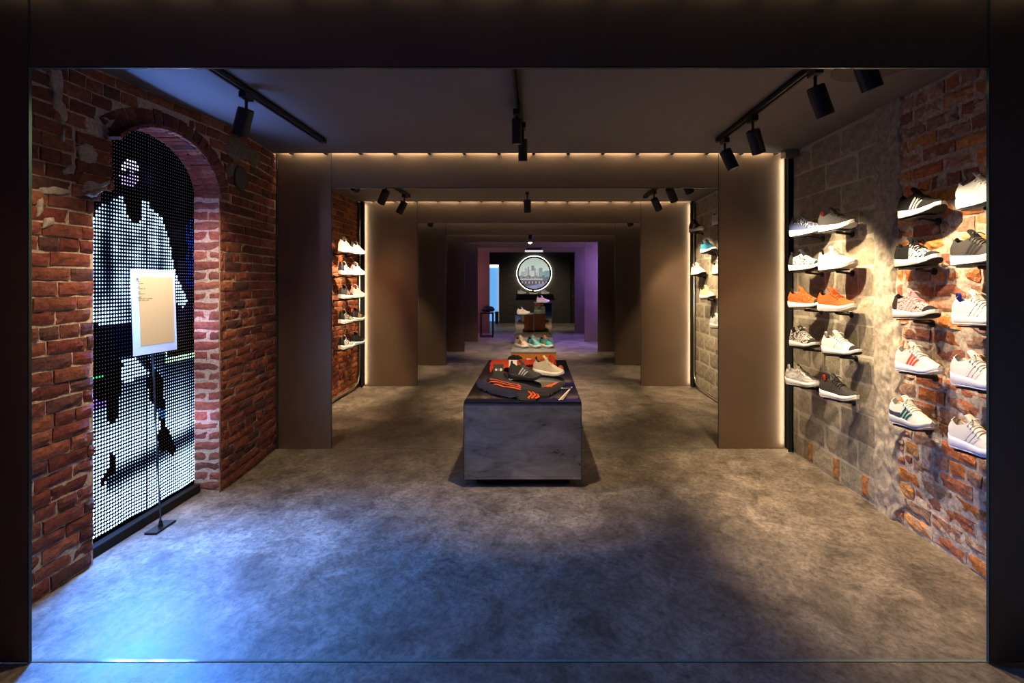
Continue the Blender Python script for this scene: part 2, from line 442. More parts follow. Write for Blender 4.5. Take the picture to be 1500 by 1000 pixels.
for i, (pl, h) in enumerate([
    ([(332, 196), (350, 200), (360, 212), (372, 216), (382, 226), (384, 244), (372, 243), (360, 234), (344, 236), (334, 226)], .016),
    ([(338, 236), (346, 240), (342, 258), (336, 262), (333, 250)], .0065)]):
    blob(mb, [lw(*p) for p in pl], left_map, h, seed=20+i)
mb.build('stone_patch', M_STONE, wall_left, smooth=True)
d0, z0 = lw(351.5, 261)
mb = MB(); mb.add([left_map(d0+.088*math.cos(2*PI*k/24)*(1 if r else 0), z0+.078*math.sin(2*PI*k/24)*(1 if r else 0), .014+.012*(r == 1)*0+(0 if r else .003)) for r in (0, 1) for k in range(24)],
       [(k, (k+1) % 24, 24+(k+1) % 24, 24+k) for k in range(24)])
mb.tube([left_map(d0+.09*math.cos(2*PI*k/24), z0+.08*math.sin(2*PI*k/24), .01) for k in range(25)], .007, 6)
mb.build('iron_plate', mat('old_iron', (.085, .075, .068), .75, .2, bump=1, bscale=70, var=.3), wall_left, smooth=True)

# ---- right wall: brick, ragged plaster, concrete block
WX = 2.11
def right_map(u, v, w): return Vector((WX-w, u, v))
mb = MB()
mb.grid([[Vector((WX+.004-fractal(u*7, v*7, 2, 1.3, 4)*.018, u, v)) for v in [CEIL*j/70 for j in range(71)]] for u in [1.55+.03*i for i in range(56)]])
mb.box(WX+.03, 2.5, -1.6, 3.24, 0, CEIL)
wall_right = struct('wall_right', mb, M_MORTAR_R)
OR = [(.54, .20, .06), (.60, .24, .07), (.43, .17, .09), (.50, .27, .17), (.38, .16, .10), (.52, .19, .07), (.36, .23, .16), (.45, .26, .18), (.30, .13, .09), (.62, .31, .11)]
bk = MB(); rj = random.Random(21)
def tilt_map(u, v, w): return Vector((WX-w, u, v+(fractal(u*1.5, v*1.5, 4, 1, 2))*.02))
lay(bk, 1.55, 3.19, .015, CEIL+.03, .0815, .225, .019, tilt_map, OR, None, .003, .0075, .05, rnd=rj)
bk.build('brick_face', M_BRICK_R, wall_right)
# ragged plaster strip between brick and block
mb = MB(); P = []
for i in range(25):
    row = []
    for j in range(150):
        v = CEIL*j/149; s = i/24
        e0 = 3.155+fractal(v*5, 1, 2, 1.2, 4)*.13+(.03 if 1.2 < v < 1.5 else 0); u = lerp(e0, 3.385, s)
        w = .012+fractal(u*9, v*9, 8, 1.4, 5)*.035*(1-s*.5)
        if i == 0: w = -.03
        row.append(Vector((WX-w, u, v)))
    P.append(row)
mb.grid(P); mb.build('plaster_strip', M_PLASTER, wall_right, smooth=True)
def block_field(u0, u1, name, seed):
    r = random.Random(seed); mb = MB(); jt = MB()
    jt.box(WX+.004, WX+.2, u0, u1, 0, CEIL)
    z = 2.253-.19*12; k = 0
    while z < CEIL:
        off = 3.785 if k % 2 == 0 else 3.58
        u = off-.41*8
        while u < u1:
            a, b = max(u+.004, u0), min(u+.406, u1)
            if b-a > .02:
                g = r.uniform(.86, 1.12); zz0, zz1 = max(z+.004, .005), min(z+.186, CEIL)
                col = (.34*g, .30*g, .225*g)
                if zz1-zz0 > .02: brick(mb, a, b, zz0, zz1, right_map, col, .02, r.uniform(-.001, .0015), .0012, 8, 5, r.random()*50)
            u += .41
        z += .19; k += 1
    mb.build('block_face', M_BLOCK, wall_right)
    jt.build('block_mortar', mat('block_mortar', (.50, .45, .36), .95, bump=.6, bscale=80), wall_right)
block_field(3.37, 4.60, 'a', 5); block_field(4.62, 7.4, 'b', 6)
mb = MB()   # upright orange bricks let into the bottom block course
for d in (4.20, 3.84, 3.50):
    brick(mb, d-.035, d+.035, .02, .155, right_map, (.40, .19, .08), .02, .006, .003, 4, 6, d)
mb.build('brick_filler', M_BRICK_R, wall_right)
mb = MB(); mb.box(2.12, 2.5, 7.4, 18.3, 0, CEIL); mb.build('rear_wall_face', M_DARKWALL, wall_right)
mb = MB(); mb.box(-3, 3, -1.7, -1.6, 0, CEIL); struct('wall_front', mb, M_DARKWALL)

# ---- far wall with doorway on the left and a door on the right
mb = MB()
mb.box(-1.235, 1.15, 18.3, 18.42, 0, CEIL); mb.box(-3, -1.235, 18.3, 18.42, 1.96, CEIL); mb.box(1.15, 2.10, 18.3, 18.42, 2.06, CEIL); mb.box(2.1, 3, 18.3, 18.42, 0, CEIL)
struct('wall_back', mb, M_WOOD)
mb = MB(); mb.box(-3, 3, 20.0, 20.1, 0, CEIL); mb.box(-3, -2.9, 18.42, 20, 0, CEIL); mb.box(1.15, 1.2, 18.5, 20, 0, CEIL); struct('wall_beyond', mb, mat('beyond_wall', (.3, .4, .5), .8))
mb = MB(); mb.box(1.16, 2.09, 18.32, 18.36, .01, 2.05)
door = struct('door_1', mb, mat('dark_door', (.03, .021, .017), .5))
mb = MB(); mb.tube([(1.25, 18.28, .90), (1.25, 18.24, .90), (1.37, 18.24, .905)], .011, 8); mb.lathe([(.03, 0), (.03, .02)], 16, M=Matrix.Translation((1.25, 18.32, .9)) @ Matrix.Rotation(PI/2, 4, 'X')); mb.build('door_handle', mat('bright_steel', (.7, .68, .64), .25, 1.), door)
mb = MB(); mb.box(1.11, 1.16, 18.27, 18.3, 0, 2.1); mb.box(1.11, 2.10, 18.27, 18.3, 2.06, 2.11); mb.build('door_frame', mat('door_frame', (.05, .038, .03), .5), door)
# thresholds: glass lines in the floor
for i, (d, l, r, ol, orr) in enumerate(PORTALS[:4]):
    mb = MB(); mb.box(l, r, d+.008, d+.02, 0, .0025); struct('trim_%d' % (i+1), mb, mat('threshold_glass', (.20, .26, .21), .15))

# ------------------------------------------------------------------ portal frames
ORD = ['nearest', 'second', 'third', 'fourth', 'fifth', 'sixth', 'farthest']
for i, (d, l, r, ol, orr) in enumerate(PORTALS):
    t = empty('portal_frame', ((l+r)/2, d, 0), 'dark frosted panel portal frame spanning the passage, %s of the seven from the viewer' % ORD[i], 'portal frame', 'row of portal frames')
    cx = (l+r)/2
    top = CEIL+.10
    for a, b in ((ol, l), (r, orr)):
        mb = MB(); mb.box(a-cx, b-cx, 0, .009, .004, top); p = mb.build('pier', M_PANEL, t)
        e = MB(); x = (b if a == ol else a)-cx; s = 1 if a == ol else -1
        e.box(min(x, x+s*.005), max(x, x+s*.005), -.002, .010, .004, top); e.build('glass_edge', M_GLASSEDGE, p)
    mb = MB(); mb.box(l+.006-cx, r-.006-cx, 0, .009, 2.185, top); p = mb.build('beam', M_PANEL, t)
    e = MB(); e.box(l+.006-cx, r-.006-cx, -.002, .010, 2.181, 2.186); e.build('glass_edge', M_GLASSEDGE, p)
    W = (ol-cx, orr-cx)
    mb = MB(); mb.box(W[0]+.02, W[1]-.02, -.048, -.036, 2.515, 2.53); st = mb.build('light_strip', M_LED if i else M_LED_DIM, t)
    x = W[0]+.12
    while x < W[1]:
        mb = MB(); mb.box(x-.012, x+.012, -.052, -.004, CEIL-.002, 2.535); mb.build('strip_clip', M_BLACKMATT, st); x += .288
    if i in (1, 2):
        for s in ((1,) if i == 1 else (-1, 1)):
            x = (orr if s == 1 else ol)-cx
            X2 = lambda p, q: (min(x+s*p, x+s*q), max(x+s*p, x+s*q))
            mb = MB(); mb.box(*X2(.018, .026), -.10, .03, .004, CEIL); mb.box(*X2(-.013, .0255), -.10, -.094, .004, CEIL); ch = mb.build('edge_channel', M_BLACKMATT, t)
            mb = MB(); mb.box(*X2(.006, .016), -.078, -.066, .02, CEIL-.02); mb.build('light_strip', M_LEDV, ch)

# conduits on the walls beside the third portal
mb = MB(); mb.tube([(-2.325, 7.20, 2.44), (-2.325, 7.20, .3), (-2.325, 7.19, .16), (-2.325, 7.12, .07), (-2.325, 6.95, .045), (-2.325, 5.3, .045)], .014, 8)
tag(mb.build('conduit', M_PIPE, smooth=True), 'thin steel conduit running down the left brick wall and along its foot', 'pipe')
mb = MB(); mb.tube([(2.085, 7.20, 2.44), (2.085, 7.20, .3), (2.085, 7.19, .16), (2.085, 7.12, .07), (2.085, 6.95, .045), (2.085, 5.3, .045)], .012, 8)
tag(mb.build('conduit', M_PIPE, smooth=True), 'thin steel conduit running down the right concrete block wall and along its foot', 'pipe')
mb = MB(); mb.cbox(2.0, 2.105, 4.37, 4.465, 2.40, 2.458, .006)   # little metal box at the ceiling corner
tag(mb.build('junction_box', mat('metal_box', (.33, .30, .25), .4, .6)), 'small grey metal box in the ceiling corner above the right block wall', 'box')

# ------------------------------------------------------------------ LED screen
led = empty('led_screen', (SCRX, 3.17, 0), 'tall curtain of white and blue light dots showing a standing figure inside the brick arch', 'video screen')
mb = MB(); mb.box(-.035, -.012, 2.62-3.17, 3.665-3.17, .03, 2.27); mb.build('screen_backing', mat('screen_black', (.0006, .0006, .001), 1., spec=0.), led)
mb = MB(); mb.cbox(-.04, .03, 2.66-3.17, 3.645-3.17, .003, .055, .006); mb.build('base_rail', M_BLACKMATT, led)
def inpoly(p, x, y):
    c = False; n = len(p)
    for i in range(n):
        x0, y0 = p[i]; x1, y1 = p[i-1]
        if (y0 > y) != (y1 > y) and x < (x1-x0)*(y-y0)/(y1-y0)+x0: c = not c
    return c
TORSO = [(130, 330), (150, 300), (165, 296), (168, 288), (183, 288), (188, 306), (200, 328), (208, 322), (210, 292), (218, 292), (222, 304), (240, 318), (250, 350), (258, 395), (266, 415), (276, 440), (270, 452), (258, 440), (252, 470), (130, 476)]
NECK = [(184, 280), (208, 280), (206, 322), (197, 328), (190, 316)]
LEGL = [(170, 520), (182, 530), (178, 575), (174, 612), (168, 622), (160, 612), (157, 590), (168, 560)]
FOOTL = [(166, 660), (173, 668), (172, 690), (160, 700), (154, 712), (148, 706), (156, 692), (163, 684)]
LEGR = [(213, 520), (226, 540), (240, 552), (243, 590), (244, 622), (252, 636), (260, 655), (256, 666), (248, 660), (236, 660), (232, 640), (238, 625), (232, 600), (222, 585), (218, 560), (222, 548)]
BLOB = [(172, 545), (182, 526), (196, 522), (208, 530), (222, 548), (205, 552), (192, 560), (178, 560)]
def picture(x, y):
    g = lambda v: (v**1.7*.42, v**1.7*.62, v**1.7*1.)
    warm = (.036, .027, .022)
    if inpoly(NECK, x, y): return (.028, .02, .02)
    if (x-192)**2/15**2+(y-254)**2/21**2 < 1:
        if 249 < y < 256 and abs(x-194) > 3: return (.06, .04, .06)
        return (.42, .38, .62) if y < 250 else (.22, .18, .40)
    if inpoly(TORSO, x, y):
        v = .80+.55*fractal(x*.04, y*.025, 1, 1, 3)
        v *= 1-.68*math.exp(-((x-160-(y-390)*.05)/9)**2)*math.exp(-((y-388)/52)**4)
        if x > 228: v += .15
        if 236 < x < 242 and 330 < y < 470: v *= .75
        return g(max(.25, v))
    if y < 470:
        if x > 273 and 320 < y < 420 and fractal(x, y*.05, 3, 1, 2) > -.1: return (.012, .035, .22)
        if x > 262 and 380 < y < 480: return (.05, .04, .09)
        return (.026, .023, .032)
    slope = (x-134)*.0
    for p in (LEGL, FOOTL, LEGR):
        if inpoly(p, x, y):
            if p is LEGR and 598 < y < 612: return (.06, .14, .38)
            return (.030, .021, .018)
    if inpoly(BLOB, x, y): return g(.95)
    lim = 512-(x-134)*.0
    if y < 520 and x < 226: return warm if x < 168 else (.016, .016, .03)
    if x < 176 and y < 600 - (x-134)*.15:
        if abs(y-(556-(x-134)*.25)) < 4 and x < 156: return (.015, .42, .12)
        if y > 585: return (.15, .09, .34)
        return warm
    if x > 248 and y < 522-(x-248)*.2: return (.055, .042, .032)
    if x > 244 and y < 532-(x-248)*.2: return (.35, .62, .45)
    # court: brighter towards the bottom, a darker band of shadow across it
    yy = y+(x-134)*.35
    v = .30+.72*min(1, max(0, (yy-560)/90))
    if x > 240: v = .32+.75*min(1, max(0, (y-535)/90))
    band = 706-(x-160)*.56
    if x > 160: v *= 1-.66*math.exp(-((y-band)/13)**2)
    if yy > 735: v = max(v, 1.15)
    return g(max(.14, v))
mb = MB(); PITCH = .0195
nr = int((2.26-.075)/PITCH); nc = int(1.0/PITCH)
for i in range(nc):
    d = 2.655+PITCH*(i+.5)
    if d > 3.18: d += .006          # the seam between the two halves
    for j in range(nr):
        z = .075+PITCH*(j+.5); tp = arch_top(min(max(d, 2.71), 3.62))
        if z > tp+.03: continue
        wv = .004*math.sin(d*9+z*2.2)*max(0, 1-z)
        zz = z+wv+.003*math.sin(d*21)*max(0, 1-z); x, y = VX+SCRX*F/d, VY-(zz-EYE)*F/d
        c = picture(x, y); lum = max(c); r = .0022+.0050*min(1, lum)**.6
        o = len(mb.v); dy, dz = d-3.17, zz
        for k in range(6):
            mb.v.append((-.009, dy+r*math.cos(PI/3*k), dz+r*math.sin(PI/3*k)))
        mb.f.append((o, o+1, o+2, o+3, o+4, o+5)); mb.mi.append(0); mb.c.append(c)
def led_mat():
    m = bpy.data.materials.new('led_dots'); m.use_nodes = True; nt = m.node_tree; nt.nodes.clear(); N, L = nt.nodes, nt.links
    a = N.new('ShaderNodeAttribute'); a.attribute_name = 'Col'; e = N.new('ShaderNodeEmission'); e.inputs['Strength'].default_value = LED_STR
    o = N.new('ShaderNodeOutputMaterial'); L.new(a.outputs['Color'], e.inputs['Color']); L.new(e.outputs[0], o.inputs['Surface']); return m
LED_STR = 4.2
mb.build('light_dots', led_mat(), led, fixn=False)

# ------------------------------------------------------------------ sign on a stand in front of the screen
sg = empty('sign_stand', (-2.13, 3.10, 0), 'thin floor stand holding a white framed beige notice in front of the light screen', 'sign')
mb = MB(); mb.cbox(-.035, .035, -.085, .085, .001, .012, .004); mb.lathe([(.014, .012), (.012, .02), (.008, .045)], 12); mb.build('base', mat('stand_dark', (.03, .03, .035), .35, .6), sg)
mb = MB(); mb.tube([(0, 0, .02), (-.025, -.03, 1.0), (-.03, -.035, 1.47)], .0045, 8); mb.build('pole', mat('pole_steel', (.10, .11, .14), .3, .8), sg)
def sgn(px, py, dx=0.):
    X = -2.145; d = -X*F/(VX-px); q = pt(px, py, d); return Vector((X+.13+2.13-.13+dx, d-3.10, q.z))
TL, TR, BR, BL = sgn(190.4, 393.3), sgn(255.5, 396.3), sgn(259, 511.5), sgn(195, 522)
def sq(s, t, w): return (TL*(1-s)*(1-t)+TR*s*(1-t)+BR*s*t+BL*(1-s)*t)+Vector((w, 0, 0))
def slab(mb, s0, s1, t0, t1, w0, w1):
    vs = [sq(s, t, w) for w in (w0, w1) for t in (t0, t1) for s in (s0, s1)]
    mb.add(vs, [(0, 2, 3, 1), (4, 5, 7, 6), (0, 1, 5, 4), (2, 6, 7, 3), (0, 4, 6, 2), (1, 3, 7, 5)])
def acr_mat():
    m = bpy.data.materials.new('milky_acrylic'); m.use_nodes = True; nt = m.node_tree; nt.nodes.clear(); N, L = nt.nodes, nt.links
    t = N.new('ShaderNodeBsdfTranslucent'); t.inputs['Color'].default_value = (.9, .92, .95, 1)
    d = N.new('ShaderNodeBsdfDiffuse'); d.inputs['Color'].default_value = (.9, .9, .9, 1)
    mx = N.new('ShaderNodeMixShader'); mx.inputs[0].default_value = .6; o = N.new('ShaderNodeOutputMaterial')
    L.new(d.outputs[0], mx.inputs[1]); L.new(t.outputs[0], mx.inputs[2]); L.new(mx.outputs[0], o.inputs['Surface']); return m
mb = MB(); slab(mb, 0, 1, 0, 1, 0, .0016); pl = mb.build('notice_frame', acr_mat(), sg)
mb = MB(); slab(mb, .155, .94, .085, .90, .0022, .0032); mb.build('notice_sheet', mat('beige_paper', (.66, .60, .51), .7), sg)
mb = MB(); rr = random.Random(4)
for (t, words) in [(.147, [4]), (.17, [2, 8]), (.21, [4]), (.23, [2, 6, 4]), (.268, [5]), (.288, [9, 3]), (.328, [6]), (.346, [8, 5, 2, 9]), (.363, [6, 5, 2, 4])]:
    s = .13
    for w in words:
        for k in range(w):       # too small to read: little upright strokes in word groups
            h = rr.choice([.0045, .006, .0065]); slab(mb, s+.002, s+.0085, t-h, t+.002, .0035, .0038); s += .0115
        s += .012
mb.build('fine_print', mat('ink_brown', (.10, .06, .04), .8), sg)
def trefoil(f, mb, s):   # three leaves over bars; f maps (x, y) to a place, s = half size
    for ang in (-38, 0, 38):
        a = math.radians(ang); pts = []
        for k in range(14):
            q = 2*PI*k/14; x = .30*math.sin(q)*(.75+.25*math.cos(q)); y = .10+.46*(1+math.cos(q))
            pts.append(f(s*(x*math.cos(a)+y*math.sin(a)), s*(-x*math.sin(a)+y*math.cos(a))))
        mb.poly(pts)
    for k in range(2):
        y = -.12-.24*k; mb.poly([f(-s*.72, s*y), f(s*.72, s*y), f(s*.72, s*(y-.14)), f(-s*.72, s*(y-.14))])
mb = MB(); trefoil(lambda x, y: sq(.128+x/.365, .128-y/.46, .0036), mb, .011); mb.build('emblem', mat('ink_violet', (.05, .02, .06), .8), sg)

# ------------------------------------------------------------------ track lights
def track(y0, y1, x, label):
    t = empty('light_track', (x, (y0+y1)/2, CEIL), label, 'track rail', 'ceiling light tracks'); L = (y1-y0)/2
    mb = MB(); mb.box(-.018, -.006, -L, L, -.032, 0); mb.box(.006, .018, -L, L, -.032, 0); mb.box(-.018, .018, -L, L, -.008, 0); mb.build('rail', M_BLACK, t)
    mb = MB(); mb.cbox(-.024, .024, L-.005, L+.045, -.036, -.001, .005); mb.build('end_cap', M_BLACK, t)
def spot(x, y, aim, label, power=30., r=.042, L=.15, cone=50, blend=.5, col=(1, .78, .52), drop=.085, on=True, group='track spotlights', body=None):
    t = empty('track_spotlight', (x, y, CEIL-.033), label, 'spotlight', group)
    o = Vector((x, y, CEIL-.033))
    mb = MB(); mb.cbox(-.02, .02, -.045, .045, -.035, -.001, .004); mb.build('adapter', M_BLACK, t)
    piv = Vector((0, 0, -drop)); dirv = (body or (Vector(aim)-(o+piv))).normalized()
    mb = MB(); mb.tube([(0, 0, -.034), (0, 0, -drop), tuple(piv+dirv*.02)], .008, 8); mb.build('stem', M_BLACK, t)
    q = dirv.to_track_quat('Z', 'Y').to_matrix().to_4x4()
    Mx = Matrix.Translation(piv) @ q
    mb = MB(); mb.lathe([(r*.9, .0), (r, .006), (r, L), (r*.93, L), (r*.88, L-.02), (.001, L-.02)], 24, M=Mx); bd = mb.build('lamp_body', M_BLACK, t, smooth=False)
    mb = MB(); mb.lathe([(r*.86, L-.019), (.001, L-.018)], 20, M=Mx, cap=False); mb.build('lens', M_LENS, bd)
    if on:
        ld = bpy.data.lights.new('spot_beam', 'SPOT'); ld.energy = power; ld.color = col; ld.spot_size = math.radians(cone); ld.spot_blend = blend; ld.shadow_soft_size = .022
        lo = bpy.data.objects.new('spot_beam', ld); C.objects.link(lo); lo.parent = t
        ad = (Vector(aim)-(o+piv)).normalized()
        lo.location = piv+dirv*(L+.012); lo.rotation_euler = ad.to_track_quat('-Z', 'Y').to_euler()
    return t
track(2.06, 4.02, -1.58, 'black ceiling light track along the left brick wall of the front bay')
track(2.06, 4.0, 1.35, 'black ceiling light track along the right shoe wall of the front bay')
track(2.06, 3.62, -.10, 'black ceiling light track over the middle of the front bay')
track(4.75, 6.65, -1.56, 'black ceiling light track near the left brick wall of the second bay')
track(4.75, 6.72, 1.35, 'black ceiling light track near the right block wall of the second bay')
track(7.45, 8.2, -1.5, 'short black ceiling light track on the left of the third bay')
track(7.45, 8.2, 1.32, 'short black ceiling light track on the right of the third bay')
RW = 'black spotlight on the right front track, '
spot(-1.58, 2.98, (-2.12, 3.25, .9), 'black track spotlight aimed down the left brick wall beside the arch', 105, cone=100, blend=.9)
spot(-1.58, 2.16, (-2.12, 2.25, .8), 'added black track spotlight for the left bricks, hidden behind the nearest frame', 42, cone=85, blend=.9, drop=.03, L=.09)  # added lamp, lights the bricks left of the arch
spot(1.36, 3.93, (2.1, 3.68, .55), RW+'farthest one hanging by its end cap', 115, cone=78, blend=.45)
spot(1.35, 3.40, (2.1, 3.95, .55), RW+'second from the far end', 105, cone=78, blend=.45)
spot(1.35, 2.64, (2.1, 2.80, .55), RW+'large one third from the far end', 105, cone=78, blend=.45)
spot(1.35, 2.27, (2.1, 2.45, .55), RW+'nearest one partly cut off by the near beam', 62, cone=78, blend=.45)
spot(-.115, 3.28, (-.1, 3.71, .5), 'slim black spotlight on the middle track, front one of the two', 150, r=.030, L=.15, cone=60, blend=.9, drop=.05, body=Vector((0, .12, -1)))
spot(-.085, 3.56, (-.05, 5.2, .5), 'slim black spotlight on the middle track, rear one of the two', 150, r=.030, L=.14, cone=60, blend=.9, drop=.10, body=Vector((0, .15, -1)))
for x, y, aim, lb, pw in [
    (-1.56, 6.48, (-2.3, 6.75, 1.0), 'black track spotlight in the second bay, left, farthest by the rail end', 115),
    (-1.56, 5.69, (-2.3, 6.3, 1.1), 'black track spotlight in the second bay, left, middle of three', 125),
    (-1.56, 4.86, (-2.3, 5.4, 1.), 'black track spotlight in the second bay, left, half hidden behind the beam', 110),
    (1.35, 6.24, (2.05, 6.9, 1.2), 'black track spotlight in the second bay, right, farthest by the rail end', 115),
    (1.35, 5.54, (2.05, 6.2, 1.2), 'black track spotlight in the second bay, right, middle of three', 130),
    (1.35, 4.98, (2.05, 5.5, 1.1), 'black track spotlight in the second bay, right, half hidden behind the beam', 110),
    (-1.5, 8.0, (-2.2, 8.4, .8), 'small black spotlight below the left end of the third beam', 120),
    (1.32, 7.9, (2.0, 8.3, .9), 'small black spotlight below the right end of the third beam', 120)]:
    spot(x, y, aim, lb, pw, cone=66, blend=.5)
spot(-.1, 6.3, (-.05, 6.5, .4), 'added black ceiling spotlight brightening the passage floor behind the second beam', 240, cone=75, blend=.7)  # added downlight, brightens the floor of the second bay
spot(-.1, 10.2, (-.05, 11.0, .2), 'added black ceiling spotlight brightening the passage floor behind the fourth beam', 220, cone=90, blend=.7)  # added downlight for the floor farther back
spot(-.128, 12.2, (-.13, 11.0, 1.5), 'small lit ceiling spotlight facing the viewer before the sixth beam', 10, r=.05, L=.06, drop=.13, cone=60, blend=.8)

# ------------------------------------------------------------------ display tables
def display_table(x0, x1, y0, y1, h, zb, front, top, label, name='display_table', edge=True, topth=.012):
    cx, cy = (x0+x1)/2, (y0+y1)/2; a, b = (x1-x0)/2, (y1-y0)/2
    t = empty(name, (cx, cy, 0), label, 'display table')
    mb = MB(); mb.box(-a+.075, a-.075, -b+.075, b-.075, .002, zb); mb.build('plinth', M_BLACKMATT, t)
    mb = MB(); mb.cbox(-a, a, -b, b, zb, h-topth, .002); bd = mb.build('body', front, t)
    mb = MB(); mb.cbox(-a-.002, a+.002, -b-.004, b+.004, h-topth, h, .002); tp = mb.build('table_top', top, t)
    if edge:
        mb = MB()
        for s in (-1, 1): mb.box(s*(a+.0025)-.002, s*(a+.0025)+.002, -b-.006, -b+.001, zb, h-topth)
        mb.box(-a, a, -b-.006, -b-.0045, h-.004, h-.001)
        mb.build('glass_edge', M_GLASSEDGE, t)
    return t
TH = .584
display_table(-.487, .307, 3.71, 5.66, TH, .055, M_STEEL, M_BLACKGLASS, 'large smoky steel display table with mirror black top in the middle of the front')
display_table(-.318, .262, 7.00, 8.75, .50, .05, M_WOODSIDE, M_GREYTOP, 'low copper brown display table with dark top carrying three sneakers', edge=False, topth=.02)
display_table(-.45, -.05, 11.9, 12.7, .672, .05, M_MIRROR, M_BLACKGLASS, 'dark mirrored display cube, lower left one of the pair at the back', 'display_cube')
display_table(-.04, .35, 11.95, 12.7, .93, .05, M_MIRROR, M_BLACKGLASS, 'dark mirrored display cube, taller right one of the pair at the back', 'display_cube')
# frame stand with caps on it
st = empty('frame_stand', (-1.235, 13.8, 0), 'thin black metal frame stand against the left side near the far end', 'stand')
mb = MB()
for x in (-.15, .15):
    for y in (-.14, .14): mb.box(x-.011, x+.011, y-.011, y+.011, 0, .60)
mb.build('leg_frame', M_BLACK, st)
mb = MB()
for z in (.006, .585):
    for y in (-.14, .14): mb.box(-.15, .15, y-.011, y+.011, z, z+.02)
    for x in (-.15, .15): mb.box(x-.011, x+.011, -.14, .14, z, z+.02)
mb.build('cross_bar', M_BLACK, st)
mb = MB(); mb.cbox(-.165, .165, -.155, .155, .605, .616, .003); mb.build('stand_top', M_BLACK, st)
bg = empty('sports_bag', (-1.225, 13.8, .622), 'black crumpled bag lying on the thin frame stand', 'bag')
mb = MB(); P = []
for i in range(15):
    row = []
    for k in range(17):
        a = 2*PI*k/16; u = -1+2*i/14; r = math.sqrt(max(0, 1-abs(u)**3))
        n = 1+.22*fractal(u*2, math.cos(a)*1.4, math.sin(a)*1.4, 1.5, 3) if 0 < k < 16 else 1+.22*fractal(u*2, 1.4, 0, 1.5, 3)
        row.append(Vector((u*.175, r*.10*math.cos(a)*n, max(.001, .08+r*.075*math.sin(a)*n))))
    P.append(row)
mb.grid(P); mb.build('bag_body', mat('bag_black', (.02, .02, .022), .6), bg, smooth=True)
mb = MB(); mb.tube([(-.08+.16*t/12, -.04, .13+.05*math.sin(PI*t/12)) for t in range(13)], .008, 6); mb.build('handle', M_BLACK, bg, smooth=True)
mb = MB(); mb.tube([(.13+.05*math.sin(PI*t/10), -.06,   .12-.010*t) for t in range(11)], .012, 6); mb.build('strap', M_BLACK, bg, smooth=True)

# ------------------------------------------------------------------ far end: round picture, shelf, light bar
pc = empty('round_picture', (-.055, 18.22, 1.67), 'large round backlit picture of city buildings with a glowing rim on the far wall', 'picture')
mb = MB()
mb.lathe([(.50, -.03), (.575, -.03), (.575, .0), (.50, .0)], 64, M=Matrix.Rotation(PI/2, 4, 'X'), cap=False); mb.build('rim', M_BLACK, pc)
mb = MB(); mb.lathe([(.54, .0), (.578, .0), (.588, .01), (.578, .022), (.54, .022)], 64, M=Matrix.Translation((0, .05, 0)) @ Matrix.Rotation(PI/2, 4, 'X'), cap=False)
mb.build('light_ring', mat('halo_ring', (1, 1, 1), .5, emit=(.97, 1., .86), estr=9), pc)
def city(u, v):   # u, v in -1..1: pale sky, stepped blocks, a street with a low wall
    sky = (.50, .58, .52)
    h = -1
    for x0, x1, top, c in [(-.86, -.6, .10, (.36, .41, .40)), (-.62, -.45, .34, (.40, .45, .43)), (-.45, -.2, .22, (.44, .48, .46)), (-.42, -.33, .42, (.25, .29, .31)), (-.2, .0, .50, (.24, .29, .33)),
                           (-.28, .12, .18, (.50, .52, .49)), (.0, .1, .34, (.30, .36, .38)), (.18, .40, .28, (.48, .52, .50)), (.30, .52, .36, (.24, .33, .38)), (.40, .70, .12, (.25, .36, .40)), (.66, 1, .18, (.21, .33, .38)), (.1, .22, .05, (.42, .44, .42))]:
        if x0 <= u < x1 and -.22 <= v < top:
            k = .8+.35*((math.floor(u*26)+math.floor(v*22)) % 2)*.5
            sky = tuple(q*k for q in c)
    if v < -.18+.05*math.sin(u*13) and v > -.36: sky = (.12, .13, .15) if fractal(u*9, v*14, 1, 1, 2) < .05 else (.27, .29, .30)
    if v <= -.34: sky = (.34, .35, .37)
    if v < -.45-.0*u and v > -.78+.16*u: sky = (.11, .105, .13) if not (abs((u*4.5) % 1-.5) < .07 and -.66 < v < -.53) else (.42, .42, .42)
    if v <= -.76+.18*u: sky = (.20, .22, .37)
    if u > .55 and -.46 < v < -.25: sky = (.14, .14, .19)
    return sky
mb = MB(); n = 72; RP = .515
for i in range(n):
    for j in range(n):
        u, v = -1+2*(i+.5)/n, -1+2*(j+.5)/n
        if u*u+v*v < 1.0:
            q = 1/n
            mb.poly([Vector(((u+a*q)*RP, -.002, (v+b*q)*RP)) for a, b in ((-1, -1), (1, -1), (1, 1), (-1, 1))], 0, city(u, v))
pp = mb.build('print', vcol_mat('city_print', .5, bump=0, emit=.75, var=0.), pc, fixn=False)
sh = MB(); sh.cbox(-.6, .56, 18.06, 18.3, .955, .985, .003)
tag(sh.build('wall_shelf', M_BLACKMATT), 'long black wall shelf under the round glowing picture', 'shelf')
lb = empty('ceiling_light_bar', (-.05, 14.35, CEIL), 'black ceiling fixture with a pale lit lower edge in front of the round picture', 'ceiling light')
mb = MB(); mb.cbox(-.20, .20, -.1, .1, -.24, 0, .006); mb.build('housing', M_BLACK, lb)
mb = MB(); mb.cbox(-.235, .235, -.12, .12, -.285, -.245, .006); mb.build('diffuser', mat('bar_diffuser', (.7, .7, .66), .5, emit=(1, .96, .85), estr=.55), lb)
pn = empty('room_glow', (-1.75, 18.9, 0), 'tall sky blue glowing sheet standing for the lit room through the far left doorway', 'lit doorway')
mb = MB(); mb.cbox(-.62, .46, 0, .06, .02, 1.88, .006); mb.build('glow_face', mat('room_glow_blue', (.2, .4, .7), .5, emit=(.17, .47, .88), estr=.85), pn)  # glowing sheet added in place of the blue lit room beyond
